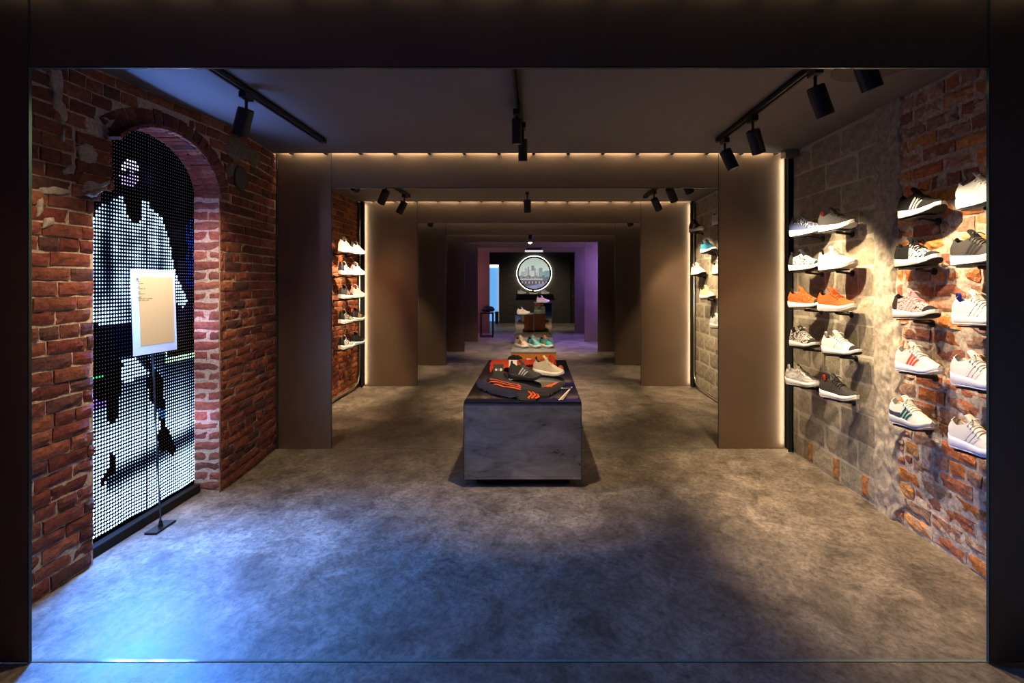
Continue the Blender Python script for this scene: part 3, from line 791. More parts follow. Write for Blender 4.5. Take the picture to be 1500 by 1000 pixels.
mb = MB(); mb.cbox(-.62, .46, -.03, .05, 1.885, 1.99, .006); mb.build('top_tube', mat('white_tube', (.9, .9, .9), .5, emit=(1, .95, .95), estr=1.6), pn)
mb = MB(); mb.box(-.03, .03, -.03, .03, .02, 1.9, M=Matrix.Translation((.47, -.02, 0))); mb.build('edge_post', mat('panel_post', (.7, .7, .68), .5, emit=(.9, .9, .85), estr=.4), pn)  # post given a faint glow of its own
bn = MB(); bn.cbox(-1.34, -1.24, 17.95, 18.2, 0, .37, .01); bn.cbox(-1.35, -1.235, 17.94, 18.21, .34, .40, .01)
tag(bn.build('floor_bin', M_BLACK), 'narrow black bin on the floor beside the blue doorway', 'bin')

# ------------------------------------------------------------------ sneakers
LEN = .29
W_T = [(0, .020), (.03, .029), (.10, .036), (.25, .037), (.4, .0365), (.55, .043), (.7, .0485), (.82, .046), (.92, .036), (.97, .024), (1., .010)]
ZB_T = [(-.05, .014), (.04, .0), (.7, .0), (.85, .006), (1., .024)]
ZT_T = [(-.05, .052), (.1, .044), (.35, .037), (.65, .030), (.85, .034), (1., .046)]
YR_T = [(0, .012), (.05, .022), (.16, .027), (.36, .024), (.5, .028), (.7, .033), (.85, .030), (.94, .018), (1, .005)]
HR_T = [(0, .112), (.06, .108), (.17, .094), (.28, .101), (.36, .108), (.5, .089), (.65, .068), (.8, .054), (.92, .049), (1, .044)]
def cen(u): return .007*math.sin(PI*u*1.0)*(1 if u < 1 else 0) - .004
class Shoe:
    def __init__(self, hi=1.0, chunky=1.0, side=1):
        self.hi, self.ch, self.side = hi, chunky, side; self.meshes = {}
    def zt(self, u): return interp(ZT_T, u)*self.ch
    def hr(self, u):
        z = self.zt(u); return z+(interp(HR_T, u)-interp(ZT_T, u))*self.hi
    def wall(self, u, s, sd):     # side of the upper: s 0 at the sole .. 1 at the shoulder; sd -1 / +1
        w = interp(W_T, u)*.97; y = w-(w-interp(YR_T, u))*s**1.6
        k = max(0, .16-u)/.16
        return Vector(((.01+u*.97+k*(.055*s**1.6-.035*math.sin(PI*s)))*LEN, self.side*(cen(u)+sd*y), lerp(self.zt(u)-.005, self.hr(u), s)))
    def over(self, u, q, sd=1, up=0.):   # across the top, q -1..1
        yr = interp(YR_T, u); return Vector(((.01+u*.97+max(0, .16-u)/.16*.055)*LEN, self.side*(cen(u)+q*yr), self.hr(u)+.010*(1-q*q)+up))
    def sole(self, outsole=True):
        mid, out = MB(), MB(); rm, ro = [], []
        for i in range(27):
            u = -.035+1.035*i/26; w = interp(W_T, max(u, 0))*1.07+.003; zb, zt = interp(ZB_T, u), self.zt(u)
            if i == 0: w *= .72
            if i == 26: w *= .8
            x = (.01+u*.97)*LEN; c = cen(max(0, u))
            h = zt-zb; zo = zb+.007
            rm.append([Vector((x, self.side*(c+y*w), z)) for y, z in ((-.93, zo), (-1.04, zo+h*.28), (-1.0, zo+h*.6), (-.93, zt), (-.55, zt+.001), (.55, zt+.001), (.93, zt), (1.0, zo+h*.6), (1.04, zo+h*.28), (.93, zo))])
            ro.append([Vector((x, self.side*(c+y*w), z)) for y, z in ((-.80, zb), (-.95, zb+.003), (-.96, zo), (.96, zo), (.95, zb+.003), (.80, zb))])
        for m, r in ((mid, rm), (out, ro)):
            m.grid([row+row[:1] for row in r]); m.poly(r[0]); m.poly(r[-1][::-1])
        return mid, out
    def upper(self, toe_u=2., heel_u=-1.):
        body, lin, toe, heel = MB(), MB(), MB(), MB(); US = [.0, .012, .03, .055, .085, .12, .16, .2, .24, .28, .32, .345, .365, .39, .43, .47, .52, .57, .62, .67, .72, .77, .82, .87, .91, .94, .965, .985, 1.]
        rows = []; NS = 7
        for u in US:
            L_ = [self.wall(u, k/(NS-1), -1) for k in range(NS)]; R_ = [self.wall(u, k/(NS-1), 1) for k in range(NS)]
            opn = .02 < u < .355
            if opn:
                z = self.hr(u); yr = interp(YR_T, u)
                m = [Vector((L_[0].x, self.side*(cen(u)+q*yr), z-dz)) for q, dz in ((-.86, .001), (-.78, .016), (-.55, .045), (.55, .045), (.78, .016), (.86, .001))]
            else: m = [self.over(u, q) for q in (-.72, -.43, -.15, .15, .43, .72)]
            rows.append((L_, m, R_[::-1], opn))
        for (a, b, u0, u1) in zip(rows, rows[1:], US, US[1:]):
            full_a, full_b = a[0]+a[1]+a[2], b[0]+b[1]+b[2]
            for k in range(len(full_a)-1):
                inner = NS-1 < k < NS+4+1 and (a[3] or b[3]) and NS <= k <= NS+4
                um = (u0+u1)/2; t = lin if inner else (toe if um > toe_u else (heel if um < heel_u else body))
                t.add([full_a[k], full_a[k+1], full_b[k+1], full_b[k]], [(0, 1, 2, 3)])
        hb = rows[0]; (heel if heel_u > 0 else body).poly(hb[0]+hb[1]+hb[2])
        return body, lin, toe, heel
    def tongue(self):
        mb = MB(); P = []
        for i in range(9):
            s = i/8; x = lerp(.47, .315, s); z = lerp(self.hr(.47)+.002, self.hr(.36)+.032*self.hi, s**.8)
            P.append([Vector(((.01+x*.97)*LEN, self.side*(cen(x)+q*.021*(1-.18*s*s)), z+.006*(1-q*q))) for q in (-1, -.6, -.2, .2, .6, 1)])
        mb.grid(P); Q = [[p+Vector((-.006, 0, -.003)) for p in r] for r in P]; mb.grid(Q)
        rim = lambda G: [r[0] for r in G]+G[-1][1:]+[r[-1] for r in G[::-1]][1:]
        a, b = rim(P), rim(Q); mb.grid([a, b]); return mb
    def laces(self, n=5):
        mb = MB()
        for k in range(n):
            u0 = .385+.055*k; u1 = u0+(.03 if k % 2 else -.022)
            mb.tube([self.over(lerp(u0, u1, (q+1)/2), q*1.15 if abs(q) < 1 else q*1.18, up=.0035 if abs(q) < 1 else -.004) for q in (-1, -.7, -.35, 0, .35, .7, 1)], .0032, 6)
        for sd in (-1, 1):        # the bow
            p = self.over(.385, 0, up=.008)
            mb.tube([p+Vector((.004*t, sd*.006*t, .009*math.sin(t*.7))) for t in range(6)], .0026, 5)
        return mb
    def stripes(self, n=3, u0=.40, du=.075, wd=.046, s0=.10, s1=.95, lean=.20, both=True):
        mb = MB()
        for sd in (-1,):
            for k in range(n):
                P = []
                for j in range(7):
                    s = lerp(s0, s1, j/6); row = []
                    for i in range(4):
                        u = u0+du*k+wd*i/3-lean*(s-.5)*-1*.8
                        p = self.wall(u, s, sd); a = self.wall(u+.01, s, sd)-p; b = self.wall(u, min(1, s+.05), sd)-p
                        nn = a.cross(b); nn.normalize()
                        if nn.y*sd*self.side < 0: nn = -nn
                        row.append(p+nn*.0016)
                    P.append(row)
                mb.grid(P)
        return mb
    def patch(self, u0, u1, s0, s1, off=.0022, f=None, n=12):
        mb = MB()
        for sd in (-1,):
            P = []
            for i in range(n+1):
                u = lerp(u0, u1, i/n); lo, hi = (s0, s1) if f is None else f(u); row = []
                for j in range(5):
                    s = lerp(lo, hi, j/4); p = self.wall(u, s, sd); a = self.wall(u+.01, s, sd)-p; b = self.wall(u, s+.05, sd)-p
                    nn = a.cross(b); nn.normalize()
                    if nn.y*sd*self.side < 0: nn = -nn
                    row.append(p+nn*off)
                P.append(row)
            mb.grid(P)
        return mb
    def heel_tab(self):
        mb = MB(); z = self.hr(0); P = []
        for i in range(9):
            a = PI*i/8; P.append([Vector(((.060)*LEN-.007*math.cos(a)-.002, y, z-.012+.036*math.sin(a)**.7)) for y in (-.009, -.003, .003, .009)])
        mb.grid(P); mb.grid([[p+Vector((0, 0, -.003)) for p in r] for r in P]); return mb
SHOES = {}
def col(c): return c
def shoe(loc, rz, label, up, sole=(.72, .71, .68), outs=None, lining=(.03, .03, .03), toe=None, heel=None, stripe=None, lace=None, tongue=None, tab=None,
         hi=1.14, ch=1.06, group=None, pitch=0., small=False, side=1, patch=None, patchcol=None, roll=0., detail=None):
    def M(c, rough=.8):
        if not isinstance(c, (tuple, list)): return c
        k = 'shoe_%02x%02x%02x' % tuple(int(q*255) for q in c)
        return mat(k, tuple(c), rough, bump=.25, bscale=420)
    t = empty('sneaker', loc, label, 'sneaker', group, rz); t.rotation_euler = (roll, -pitch, rz)
    key = (hi, ch, side)
    S = SHOES.setdefault(key, Shoe(hi, ch, side))
    off = Vector((-LEN/2, 0, 0))
    def put(name, mb, m, lab=None):
        mb.v = [tuple(Vector(p)+off) for p in mb.v]
        if mb.f:
            o = mb.build(name, m, t, smooth=True)
            if lab: o['label'] = lab
            return o
    mid, out = S.sole()
    put('midsole', mid, M(sole, .55)); put('outsole', out, M(outs or sole, .6))
    b, l, te, he = S.upper(.80 if toe is not None else 2., .15 if heel is not None else -1.)
    put('upper', b, M(up)); put('lining', l, M(lining))
    if toe is not None: put('toe_cap', te, M(toe, .6))
    if heel is not None: put('heel_counter', he, M(heel, .6))
    put('tongue', S.tongue(), M(tongue if tongue is not None else up))
    if lace is not None: put('laces', S.laces(), M(lace))
    if stripe is not None:
        for k in range(3): put('stripe', S.stripes(1, .38+.078*k), M(stripe, .6))
    if tab is not None: put('heel_tab', S.heel_tab(), M(tab))
    if patch is not None: put('side_panel', S.patch(*patch[:4], f=patch[4] if len(patch) > 4 else None), M(patchcol, .6))
    return t
WH, OW, BK, GY, DG = (.60, .585, .555), (.50, .47, .43), (.008, .008, .0085), (.42, .41, .39), (.07, .065, .06)
OG = (.72, .10, .015); SOLE = (.74, .73, .70)
K_ZEB = speckle('knit_white_black', (.02, .02, .02), (.72, .70, .66), 150, .5, (.7, 1, 1.6))
K_ZEB2 = speckle('knit_black_white', (.02, .02, .02), (.72, .70, .66), 95, .49, (.6, 1, 1.8))
K_CAMO = speckle('knit_camo', (.03, .03, .028), (.42, .40, .35), 70, .5, (.7, 1, 1.6))
K_PINK = speckle('knit_pink', (.05, .03, .03), (.68, .40, .40), 120, .42, (.7, 1, 1.6))
K_ORNG = speckle('knit_orange', (.18, .025, .01), (.74, .11, .015), 110, .42, (.6, 1, 1.8))
K_NET = speckle('knit_net', (.035, .055, .13), (.60, .58, .55), 90, .55, (1, 1, 1))
K_GREY = speckle('knit_grey', (.36, .35, .33), (.62, .60, .57), 60, .5, (.3, 1, 2.))
K_DOLV = speckle('knit_olive', (.026, .024, .020), (.05, .045, .04), 200, .5)

def wall_shelf(x, y, z, wx, sgnx, label, grp, rz, pitch=0.):
    t = empty('shoe_shelf', (x, y, z-.010), label, 'shelf', grp)
    mb = MB(); mb.cbox(-.085, .075, -.036, .036, 0, .007, .002, M=Matrix.Rotation(rz, 4, 'Z') @ Matrix.Rotation(-pitch, 4, 'Y')); mb.build('plate', M_BLACK, t)
    mb = MB(); a = wx-x
    mb.tube([(0, 0, -.004), (a*.6, 0, -.012), (a+.004*sgnx, 0, -.016)], .008, 8); mb.build('stem', M_BLACK, t)
    mb = MB(); mb.lathe([(.02, 0), (.02, .008)], 16, M=Matrix.Translation((a-.012*sgnx, 0, -.016)) @ Matrix.Rotation(sgnx*PI/2, 4, 'Y')); mb.build('wall_flange', M_BLACK, t)
ROWZ = [1.735, 1.475, 1.20, .915, .62]; RN = ['top', 'second', 'third', 'fourth', 'bottom']
def place(side, hx, d_heel, z, ang, desc, where, grp, sgrp, pitch=.06, wx=None, **k):
    # side +1 right wall (toe towards the viewer), -1 left wall (toe away); hx heel X, ang turn of the toe towards the wall
    if side > 0: dirv = Vector((math.sin(ang), -math.cos(ang), 0))
    else: dirv = Vector((-math.sin(ang), math.cos(ang), 0))
    c = Vector((hx, d_heel, z))+dirv*LEN*.5
    rz = math.atan2(dirv.y, dirv.x)
    up = .6*LEN*.5*math.sin(pitch)
    shoe((c.x, c.y, z+up), rz, desc+' '+where, group=grp, pitch=pitch, **k)
    wall_shelf(c.x-dirv.x*.02, c.y-dirv.y*.02, z+up-.02*math.sin(pitch)-.0008, wx, side, 'small black wall shelf under the %s' % desc, sgrp, rz, pitch)
def heel(px, X): return X*F/(px-VX)
G1, S1 = 'sneakers on the right front wall', 'shoe shelves on the right front wall'
A = [dict(desc='navy and white lattice sneaker with tan heel tab', up=K_NET, tab=(.55, .40, .22), lining=(.6, .58, .55), tongue=WH, patch=(.02, .62, .0, .55, lambda u: (0, .95-.75*max(0, u-.05)/.57)), patchcol=(.075, .11, .24)),
     dict(desc='white sneaker with black speckles, black strap and black toe', up=K_ZEB, tab=BK, tongue=BK, outs=BK, toe=BK, heel=BK),
     dict(desc='dark flecked orange sneaker with black toe', up=K_ORNG, tab=BK, toe=BK, outs=BK, tongue=OG),
     dict(desc='black and grey patterned laced sneaker', up=K_CAMO, tab=BK, toe=BK, outs=BK, tongue=BK, lace=(.5, .48, .45), stripe=(.5, .48, .45)),
     dict(desc='pale grey streaked sneaker', up=K_GREY, tab=WH, lining=OW, tongue=OW, lace=WH, stripe=(.5, .48, .46))]
Bc = [dict(desc='plain black sneaker with red heel tab', up=(.011, .011, .0105), tab=(.5, .02, .03), lace=BK),
      dict(desc='all white sneaker with black heel loop', up=WH, tab=BK, lining=OW, lace=WH, stripe=(.72, .70, .68)),
      dict(desc='plain bright orange sneaker with all white sole', up=OG, tab=BK, lace=OG),
      dict(desc='white sneaker with black toe and outsole', up=WH, toe=BK, outs=BK, tab=WH, lace=WH, stripe=(.70, .69, .67)),
      dict(desc='dark olive grey sneaker with red heel tab', up=K_DOLV, tab=(.55, .05, .03), lace=BK)]
Cc = [dict(desc='black sneaker with small white side stripes', up=(.011, .0105, .009), toe=BK, outs=BK, stripe=(.7, .69, .67), lace=BK, tongue=BK, sparam=1),
      dict(desc='black heeled sneaker with black and white zebra forefoot', up=K_ZEB2, heel=(.022, .026, .018), toe=BK, outs=BK, stripe=(.6, .59, .57), lace=BK, tongue=BK, patch=(.13, .40, 0, .97), patchcol=BK),
      dict(desc='pink speckled sneaker with black toe', up=K_PINK, toe=BK, outs=BK, heel=(.03, .025, .025), lace=(.72, .36, .36), tongue=(.66, .30, .32), stripe=(.70, .45, .46)),
      dict(desc='pale grey sneaker with red side stripes', up=(.60, .59, .56), sole=(.78, .79, .83), outs=(.75, .75, .78), lining=(.45, .44, .40), stripe=(.72, .07, .03), lace=WH, tongue=(.62, .60, .57), toe=None),
      dict(desc='white sneaker with green side stripes and grey sole', up=WH, sole=(.42, .41, .46), outs=(.6, .6, .63), lining=(.5, .49, .45), stripe=(.0, .10, .075), lace=(.74, .70, .60), tongue=WH, patch=(.05, .34, 0, .4), patchcol=(.05, .05, .09))]
Dc = [dict(desc='bright white knit sneaker', up=WH, lining=OW, lace=WH, stripe=(.75, .74, .72)),
      dict(desc='charcoal grey sneaker with black side stripes', up=(.045, .040, .035), stripe=BK, lace=(.10, .09, .08), tongue=BK),
      dict(desc='white sneaker with bright blue heel', up=WH, tab=(.03, .05, .35), heel=WH, lace=WH, lining=(.05, .06, .30), stripe=(.72, .70, .67)),
      dict(desc='chunky pale white laced sneaker', up=(.74, .72, .70), sole=(.70, .70, .80), ch=1.25, lace=WH, lining=OW, stripe=(.68, .66, .65)),
      dict(desc='off white sneaker with cream laces', up=(.70, .68, .66), sole=(.74, .74, .84), ch=1.2, lace=(.74, .70, .62), lining=(.55, .50, .40), stripe=(.66, .65, .66))]
HA, HB, HC, HD = [1160, 1159, 1158, 1161, 1154], [1203, 1203, 1202, 1208, 1205], [1322, 1317, 1314, 1318, 1309], [1408, 1400, 1402, 1400, 1397]
for i in range(5):
    for colm, H, ang, X, nm in ((A, HA, .42, 1.93, 'on right block wall'), (Bc, HB, .30, 1.96, 'on right block wall'), (Cc, HC, .06, 2.0, 'on right brick wall'), (Dc, HD, .06, 1.99, 'cut by near frame')):
        k = dict(colm[i]); k.pop('sparam', 0); ds_ = k.pop('desc')
        pit = .07 if i in (0, 1) else .05
        if i == 3 and colm is A: ang = .15
        place(1, X, heel(H[i], X), ROWZ[i], ang, ds_, '%s, %s row' % (nm, RN[i]), G1, S1, pit, WX, **k)
# second bay, right wall
G2, S2 = 'sneakers on the right wall of the second bay', 'shoe shelves on the right wall of the second bay'
X = 1.99
for px, z, k in [(1012, 2.025, dict(desc='black sneaker with small red heel', up=BK, tab=(.6, .03, .03), stripe=(.4, .4, .4), heel=(.35, .03, .03))),
                 (1046, 2.025, dict(desc='white sneaker cut off by the second frame', up=WH, lace=WH)),
                 (1029, 1.735, dict(desc='teal blue sneaker with black outsole', up=(.02, .15, .22), tab=(.02, .12, .2), outs=BK, toe=(.02, .13, .20), lace=(.02, .1, .15))),
                 (1015, 1.475, dict(desc='white and cream sneaker with black outsole', up=WH, tab=OW, outs=BK, lace=WH)),
                 (1046, 1.475, dict(desc='pale pinkish grey sneaker', up=(.55, .48, .48), outs=BK, lace=WH)),
                 (1028, 1.195, dict(desc='beige sneaker with black outsole', up=(.56, .43, .27), outs=BK, lace=(.6, .48, .33))),
                 (1043, .885, dict(desc='white sneaker with grey stripes', up=WH, stripe=GY, lace=GY))]:
    ds_ = k.pop('desc'); wh = 'on the block wall past the second frame'
    place(1, X, heel(px, X), z, .22, ds_, wh, G2, S2, .05, WX, **k)
# second bay, left wall
G3, S3 = 'sneakers on the left wall of the second bay', 'shoe shelves on the left wall of the second bay'
L1 = [dict(desc='high white sneaker', up=WH, hi=1.35, lace=WH), dict(desc='white and navy striped sneaker', up=(.6, .6, .6), stripe=(.04, .05, .12), heel=(.05, .06, .1), tab=BK, lace=BK, hi=1.1),
      dict(desc='dark sneaker with pale toe', up=(.05, .04, .04), toe=WH, stripe=(.3, .2, .2), lace=BK), dict(desc='grey speckled sneaker with black heel', up=K_CAMO, heel=BK, tab=BK, lace=BK), dict(desc='black and white speckled sneaker', up=K_ZEB2, heel=BK, tab=BK, lace=BK)]
L2 = [dict(desc='white sneaker with faint pink marks', up=WH, stripe=(.65, .35, .32), lace=WH, tab=WH), dict(desc='white sneaker with pink heel', up=WH, heel=(.65, .35, .33), lace=WH), dict(desc='pale pink sneaker', up=(.66, .40, .38), lace=(.7, .5, .48), tab=(.65, .3, .3)),
      dict(desc='black sneaker with orange tab', up=(.03, .025, .025), tab=(.6, .15, .05), stripe=(.5, .3, .2), lace=BK), dict(desc='black sneaker with pale blue sole', up=BK, sole=(.55, .70, .80), lace=BK)]
for i in range(5):
    for colm, px, nm in ((L1, 497.5, 'front column'), (L2, 515, 'rear column')):
        k = dict(colm[i]); ds_ = k.pop('desc'); X = -2.235
        place(-1, X, X*F/(px-VX), ROWZ[i], -.18, ds_, 'on left back brick wall, %s row' % RN[i], G3, S3, .02, -2.35, **k)
# on the tables
def on_table(px, py, z, ang, label, **k):
    q = on_z(px, py, z); dirv = Vector((math.cos(ang), math.sin(ang), 0)); c = q+dirv*LEN*.48
    shoe((c.x, c.y, z+(.007 if z == TH else .001)), ang, label, **k)
on_table(748, 555, TH, -.42, 'olive black sneaker with grey stripes in the middle of the steel table', up=(.035, .032, .026), sole=(.02, .02, .022), outs=BK, stripe=(.44, .42, .43), lace=(.12, .11, .10), tab=(.04, .04, .03), side=1)
on_table(784, 548.5, TH, -.48, 'cream sneaker with white sole at the right of the steel table', up=(.56, .49, .36), sole=SOLE, outs=WH, lining=BK, lace=(.50, .45, .33), tab=BK, tongue=(.55, .48, .36), hi=1.2)
GT = 'sneakers on the copper brown table'
for px, lb, k in [(757, 'beige and brown sneaker, left one of three on the copper brown table', dict(up=(.50, .38, .29), stripe=(.14, .08, .05), lace=(.6, .5, .42), heel=(.55, .44, .36))),
                  (775, 'aqua sneaker with dark heel, middle one of three on the copper brown table', dict(up=(.10, .38, .40), heel=(.03, .06, .10), stripe=(.03, .06, .09), lace=(.4, .6, .6))),
                  (792.5, 'teal sneaker with orange trim, right one of three on the copper brown table', dict(up=(.03, .36, .38), heel=(.02, .18, .22), stripe=(.75, .22, .08), lace=(.02, .2, .24), tongue=(.75, .20, .07)))]:
    on_table(px, 507, .50, -.98, lb, group=GT, **k)
for loc, lb, k in [((-.27, 12.1, .673), 'cream white sneaker on the lower mirrored cube at the back', dict(up=(.80, .75, .68), lace=WH, stripe=(.7, .66, .6))),
                   ((.165, 12.15, .931), 'pale pink white sneaker on the taller mirrored cube at the back', dict(up=(.82, .70, .63), tab=(.8, .7, .62), lace=(.8, .68, .6)))]:
    shoe(loc, -.12, lb, **k)
for px, lb, k in [(764.5, 'pale grey sneaker on the long far shelf, left one', dict(up=(.45, .44, .48))), (782, 'black sneaker on the long far shelf, middle one', dict(up=BK)), (799, 'pinkish grey sneaker on the long far shelf, right one', dict(up=(.42, .33, .36), stripe=(.25, .15, .2)))]:
    q = pt(px, 430, 18.14); shoe((q.x, 18.15, .986), -.15, lb, group='sneakers on the far wall shelf', **k)

# ------------------------------------------------------------------ things lying on the steel table
def cloth(outline_px, h, wr, seed, step=.016, z=TH, dome=.05):
    """soft crumpled cloth lying on the table: a field of small faces inside an outline given on the table plane"""
    pl = [on_z(x, y, z) for x, y in outline_px]; P2 = [(p.x, p.y) for p in pl]
    xs, ys = [p[0] for p in P2], [p[1] for p in P2]
    def edge(x, y):
        best = 9
        for (a, b) in zip(P2, P2[1:]+P2[:1]):
            ax, ay = a; bx, by = b; L = (bx-ax)**2+(by-ay)**2; t = max(0, min(1, ((x-ax)*(bx-ax)+(y-ay)*(by-ay))/L))
            best = min(best, math.hypot(x-ax-t*(bx-ax), y-ay-t*(by-ay)))
        return best if inpoly(P2, x, y) else -best
    def height(x, y):
        e = edge(x, y)
        if e < 0: return 0.
        k = min(1, e/dome); k = math.sqrt(1-(1-k)**2)
        f = 1-abs(fractal(x*3.2+seed, y*6, seed, 2., 3))*2.2
        return k*(h+wr*f)
    return P2, (min(xs), max(xs), min(ys), max(ys)), edge, height, step
def cloth_mesh(c, z=TH):
    P2, (x0, x1, y0, y1), edge, height, st = c
    mb = MB(); nx, ny = int((x1-x0)/st)+2, int((y1-y0)/st)+2; idx = {}
    def V(i, j):
        if (i, j) not in idx:
            x, y = x0+i*st, y0+j*st; e = edge(x, y); zz = height(x, y)
            if e < 0:    # pull the border point onto the outline
                bx, by = x, y
                for _ in range(3):
                    g = Vector((edge(bx+.002, by)-edge(bx-.002, by), edge(bx, by+.002)-edge(bx, by-.002))); 
                    if g.length > 0: g.normalize(); e2 = edge(bx, by); bx -= g.x*e2; by -= g.y*e2
                x, y = bx, by; zz = 0
            idx[(i, j)] = len(mb.v); mb.v.append((x, y, z+.0015+zz))
        return idx[(i, j)]
    for i in range(nx):
        for j in range(ny):
            if edge(x0+(i+.5)*st, y0+(j+.5)*st) > 0:
                mb.f.append((V(i, j), V(i+1, j), V(i+1, j+1), V(i, j+1))); mb.mi.append(0); mb.c.append(None)
    return mb
def cloth_line(c, pts_px, w, z=TH, lift=.003):
    mb = MB(); pts = [on_z(x, y, z) for x, y in pts_px]; dense = []
    for a, b in zip(pts, pts[1:]):
        n = max(2, int((b-a).length/.012))
        dense += [a.lerp(b, k/n) for k in range(n)]
    dense.append(pts[-1]); rows = []
    for i, p in enumerate(dense):
        t = dense[min(i+1, len(dense)-1)]-dense[max(i-1, 0)]; nrm = Vector((-t.y, t.x, 0)).normalized()
        rows.append([Vector((q.x, q.y, z+.0015+max(c[3](q.x, q.y), c[3](p.x, p.y)*.9)+lift)) for q in (p-nrm*w, p, p+nrm*w)])
    mb.grid(rows); return mb
NAVY, CHAR, RED = mat('navy_cloth', (.012, .014, .042), .9, bump=.5, bscale=90), mat('charcoal_cloth', (.022, .020, .026), .9, bump=.5, bscale=90), mat('orange_red_cloth', (.70, .075, .02), .85, bump=.5, bscale=70)
ORS = mat('orange_stripe', (.80, .11, .02), .7)
jk = empty('track_jacket', on_z(755, 572, TH), 'dark track jacket with bright orange stripes spread at the front of the steel table', 'jacket')
def addc(name, c_or_mb, m, root):
    mb = c_or_mb; o = root.location; mb.v = [(p[0]-o.x, p[1]-o.y, p[2]-o.z) for p in mb.v]; return mb.build(name, m, root, smooth=True)
c1 = cloth([(698, 558), (704, 555), (716, 563), (740, 571), (760, 577), (762, 584), (745, 583), (722, 578), (700, 569), (697, 563)], .018, .006, 3)
c2 = cloth([(712, 556), (722, 553), (736, 554), (752, 561), (774, 566), (790, 571), (806, 566), (818, 562), (828, 561), (829, 565), (818, 573), (806, 580), (785, 580), (768, 577), (748, 574), (726, 567)], .020, .005, 7)
c3 = cloth([(758, 574), (780, 574), (790, 578), (786, 586.6), (762, 586.6), (755, 582)], .014, .004, 12)
addc('navy_body', cloth_mesh(c1), NAVY, jk); addc('charcoal_body', cloth_mesh(c2), CHAR, jk); addc('collar', cloth_mesh(c3), CHAR, jk)
sm = MB()
def merge(a, b): 
    o = len(a.v); a.v += b.v; a.f += [tuple(i+o for i in f) for f in b.f]; a.mi += b.mi; a.c += b.c
for k in range(3):
    merge(sm, cloth_line(c2, [(714+2*k, 562-1.7*k), (724+2*k, 565.4-1.9*k), (738+3*k, 570-2.1*k), (752+3*k, 573-2.2*k), (763, 575.2-1.9*k)], .006, lift=.004))
    merge(sm, cloth_line(c3, [(771+5*k, 573.6), (779+5.2*k, 581.5), (774+5.2*k, 586.2)], .0075))
    merge(sm, cloth_line(c2, [(797+4.5*k, 571.5), (805+4*k, 568-.5*k), (812+3.5*k, 563.5)], .008))
addc('orange_stripes', sm, ORS, jk)
tg = cloth_line(c2, [(727.5, 570.3), (736.5, 570.8)], .007, lift=.006); addc('label_tag', tg, M_WHITE, jk)
sp = empty('training_top', on_z(765, 534, TH), 'orange red training top folded across the back of the steel table', 'top')
c4 = cloth([(717.5, 532), (735, 532), (760, 531.4), (800, 530.6), (809, 530.6), (809, 533.5), (785, 534.5), (758, 539), (757, 541.5), (738, 541.5), (723, 538), (719, 546), (717, 545)], .03, .015, 31, .022)
addc('front_body', cloth_mesh(c4), RED, sp)
c5 = cloth([(801, 530), (811, 529.6), (816, 536), (813, 541), (806, 540)], .085, .05, 44, .02, dome=.12); addc('bunched_sleeve', cloth_mesh(c5), RED, sp)
tg = cloth_line(c4, [(771.5, 532.7), (778, 532.6)], .03, lift=.005); addc('label_tag', tg, M_WHITE, sp)
c6 = cloth([(737, 546), (757, 544.5), (780, 541), (796, 542), (790, 549), (765, 554), (743, 553)], .003, .003, 55, .02)
mb = cloth_mesh(c6); so = mb.build('folded_shorts', NAVY, smooth=True); tag(so, 'navy folded garment lying flat under the olive black sneaker', 'clothes')
c7 = cloth([(741, 530.4), (746, 529.0), (762, 528.8), (768, 530.2), (752, 530.9)], .05, .03, 61, .02, dome=.06)
mb = cloth_mesh(c7); tag(mb.build('rolled_cap', mat('black_cloth', (.012, .012, .014), .9), smooth=True), 'black bunched cloth at the rear edge of the steel table', 'clothes')
# standing box with two white emblems, white card, small tags
q = on_z(730, 554, TH); bx = empty('gift_box', (q.x, q.y+.02, TH), 'dark grey standing box with two white emblems at the left of the steel table', 'box', rz=.06)
bw, bh = .045, .118
mb = MB(); mb.cbox(-bw, bw, -.018, .018, .001, bh, .002); mb.build('box_body', mat('grey_box', (.085, .078, .07), .6), bx)
mb = MB(); mb.box(-bw-.0006, bw+.0006, -.0186, .0186, bh*.28, bh*.285); mb.build('lid_seam', M_BLACKMATT, bx)
mb = MB(); fl = lambda cx: (lambda x, y: Vector((cx+x, -.0188, bh*.62+y)))
f0 = fl(-.019); mb.poly([f0(.0125*(1 if k % 2 == 0 else .68)*math.sin(2*PI*k/10), .0125*(1 if k % 2 == 0 else .68)*math.cos(2*PI*k/10)) for k in range(10)])
f1 = fl(.021); mb.poly([f1(.012*(1+.08*math.cos(6*2*PI*k/24))*math.sin(2*PI*k/24), .012*(1+.08*math.cos(6*2*PI*k/24))*math.cos(2*PI*k/24)) for k in range(24)])
mb.poly([fl(.001)(a, b) for a, b in ((-.0006, -.012), (.0006, -.012), (.0006, .012), (-.0006, .012))]); mb.build('emblems', mat('emblem_white', (.85, .84, .82), .6), bx)
mb = MB(); mb.poly([Vector((f1(a, b).x, -.0191, f1(a, b).z)) for a, b in ((-.005, -.003), (.005, -.003), (.005, -.001), (-.005, -.001))]); mb.build('emblem_mark', mat('grey_box', (0, 0, 0)), bx)
q = on_z(750.5, 553, TH); cd = empty('price_card', (q.x, q.y+.10, TH), 'white standing card behind the olive black sneaker on the steel table', 'card')
mb = MB(); mb.cbox(-.036, .036, -.003, .003, .001, .135, .001, M=Matrix.Rotation(-.12, 4, 'X')); mb.cbox(-.036, .036, -.003, .06, .001, .005, .001); mb.build('card_sheet', M_WHITE, cd)
mb = MB(); trefoil(lambda x, y: Matrix.Rotation(-.12, 4, 'X') @ Vector((-.018+x, -.0036, .075+y)), mb, .010); mb.build('emblem', mat('ink_violet', (0, 0, 0)), cd)
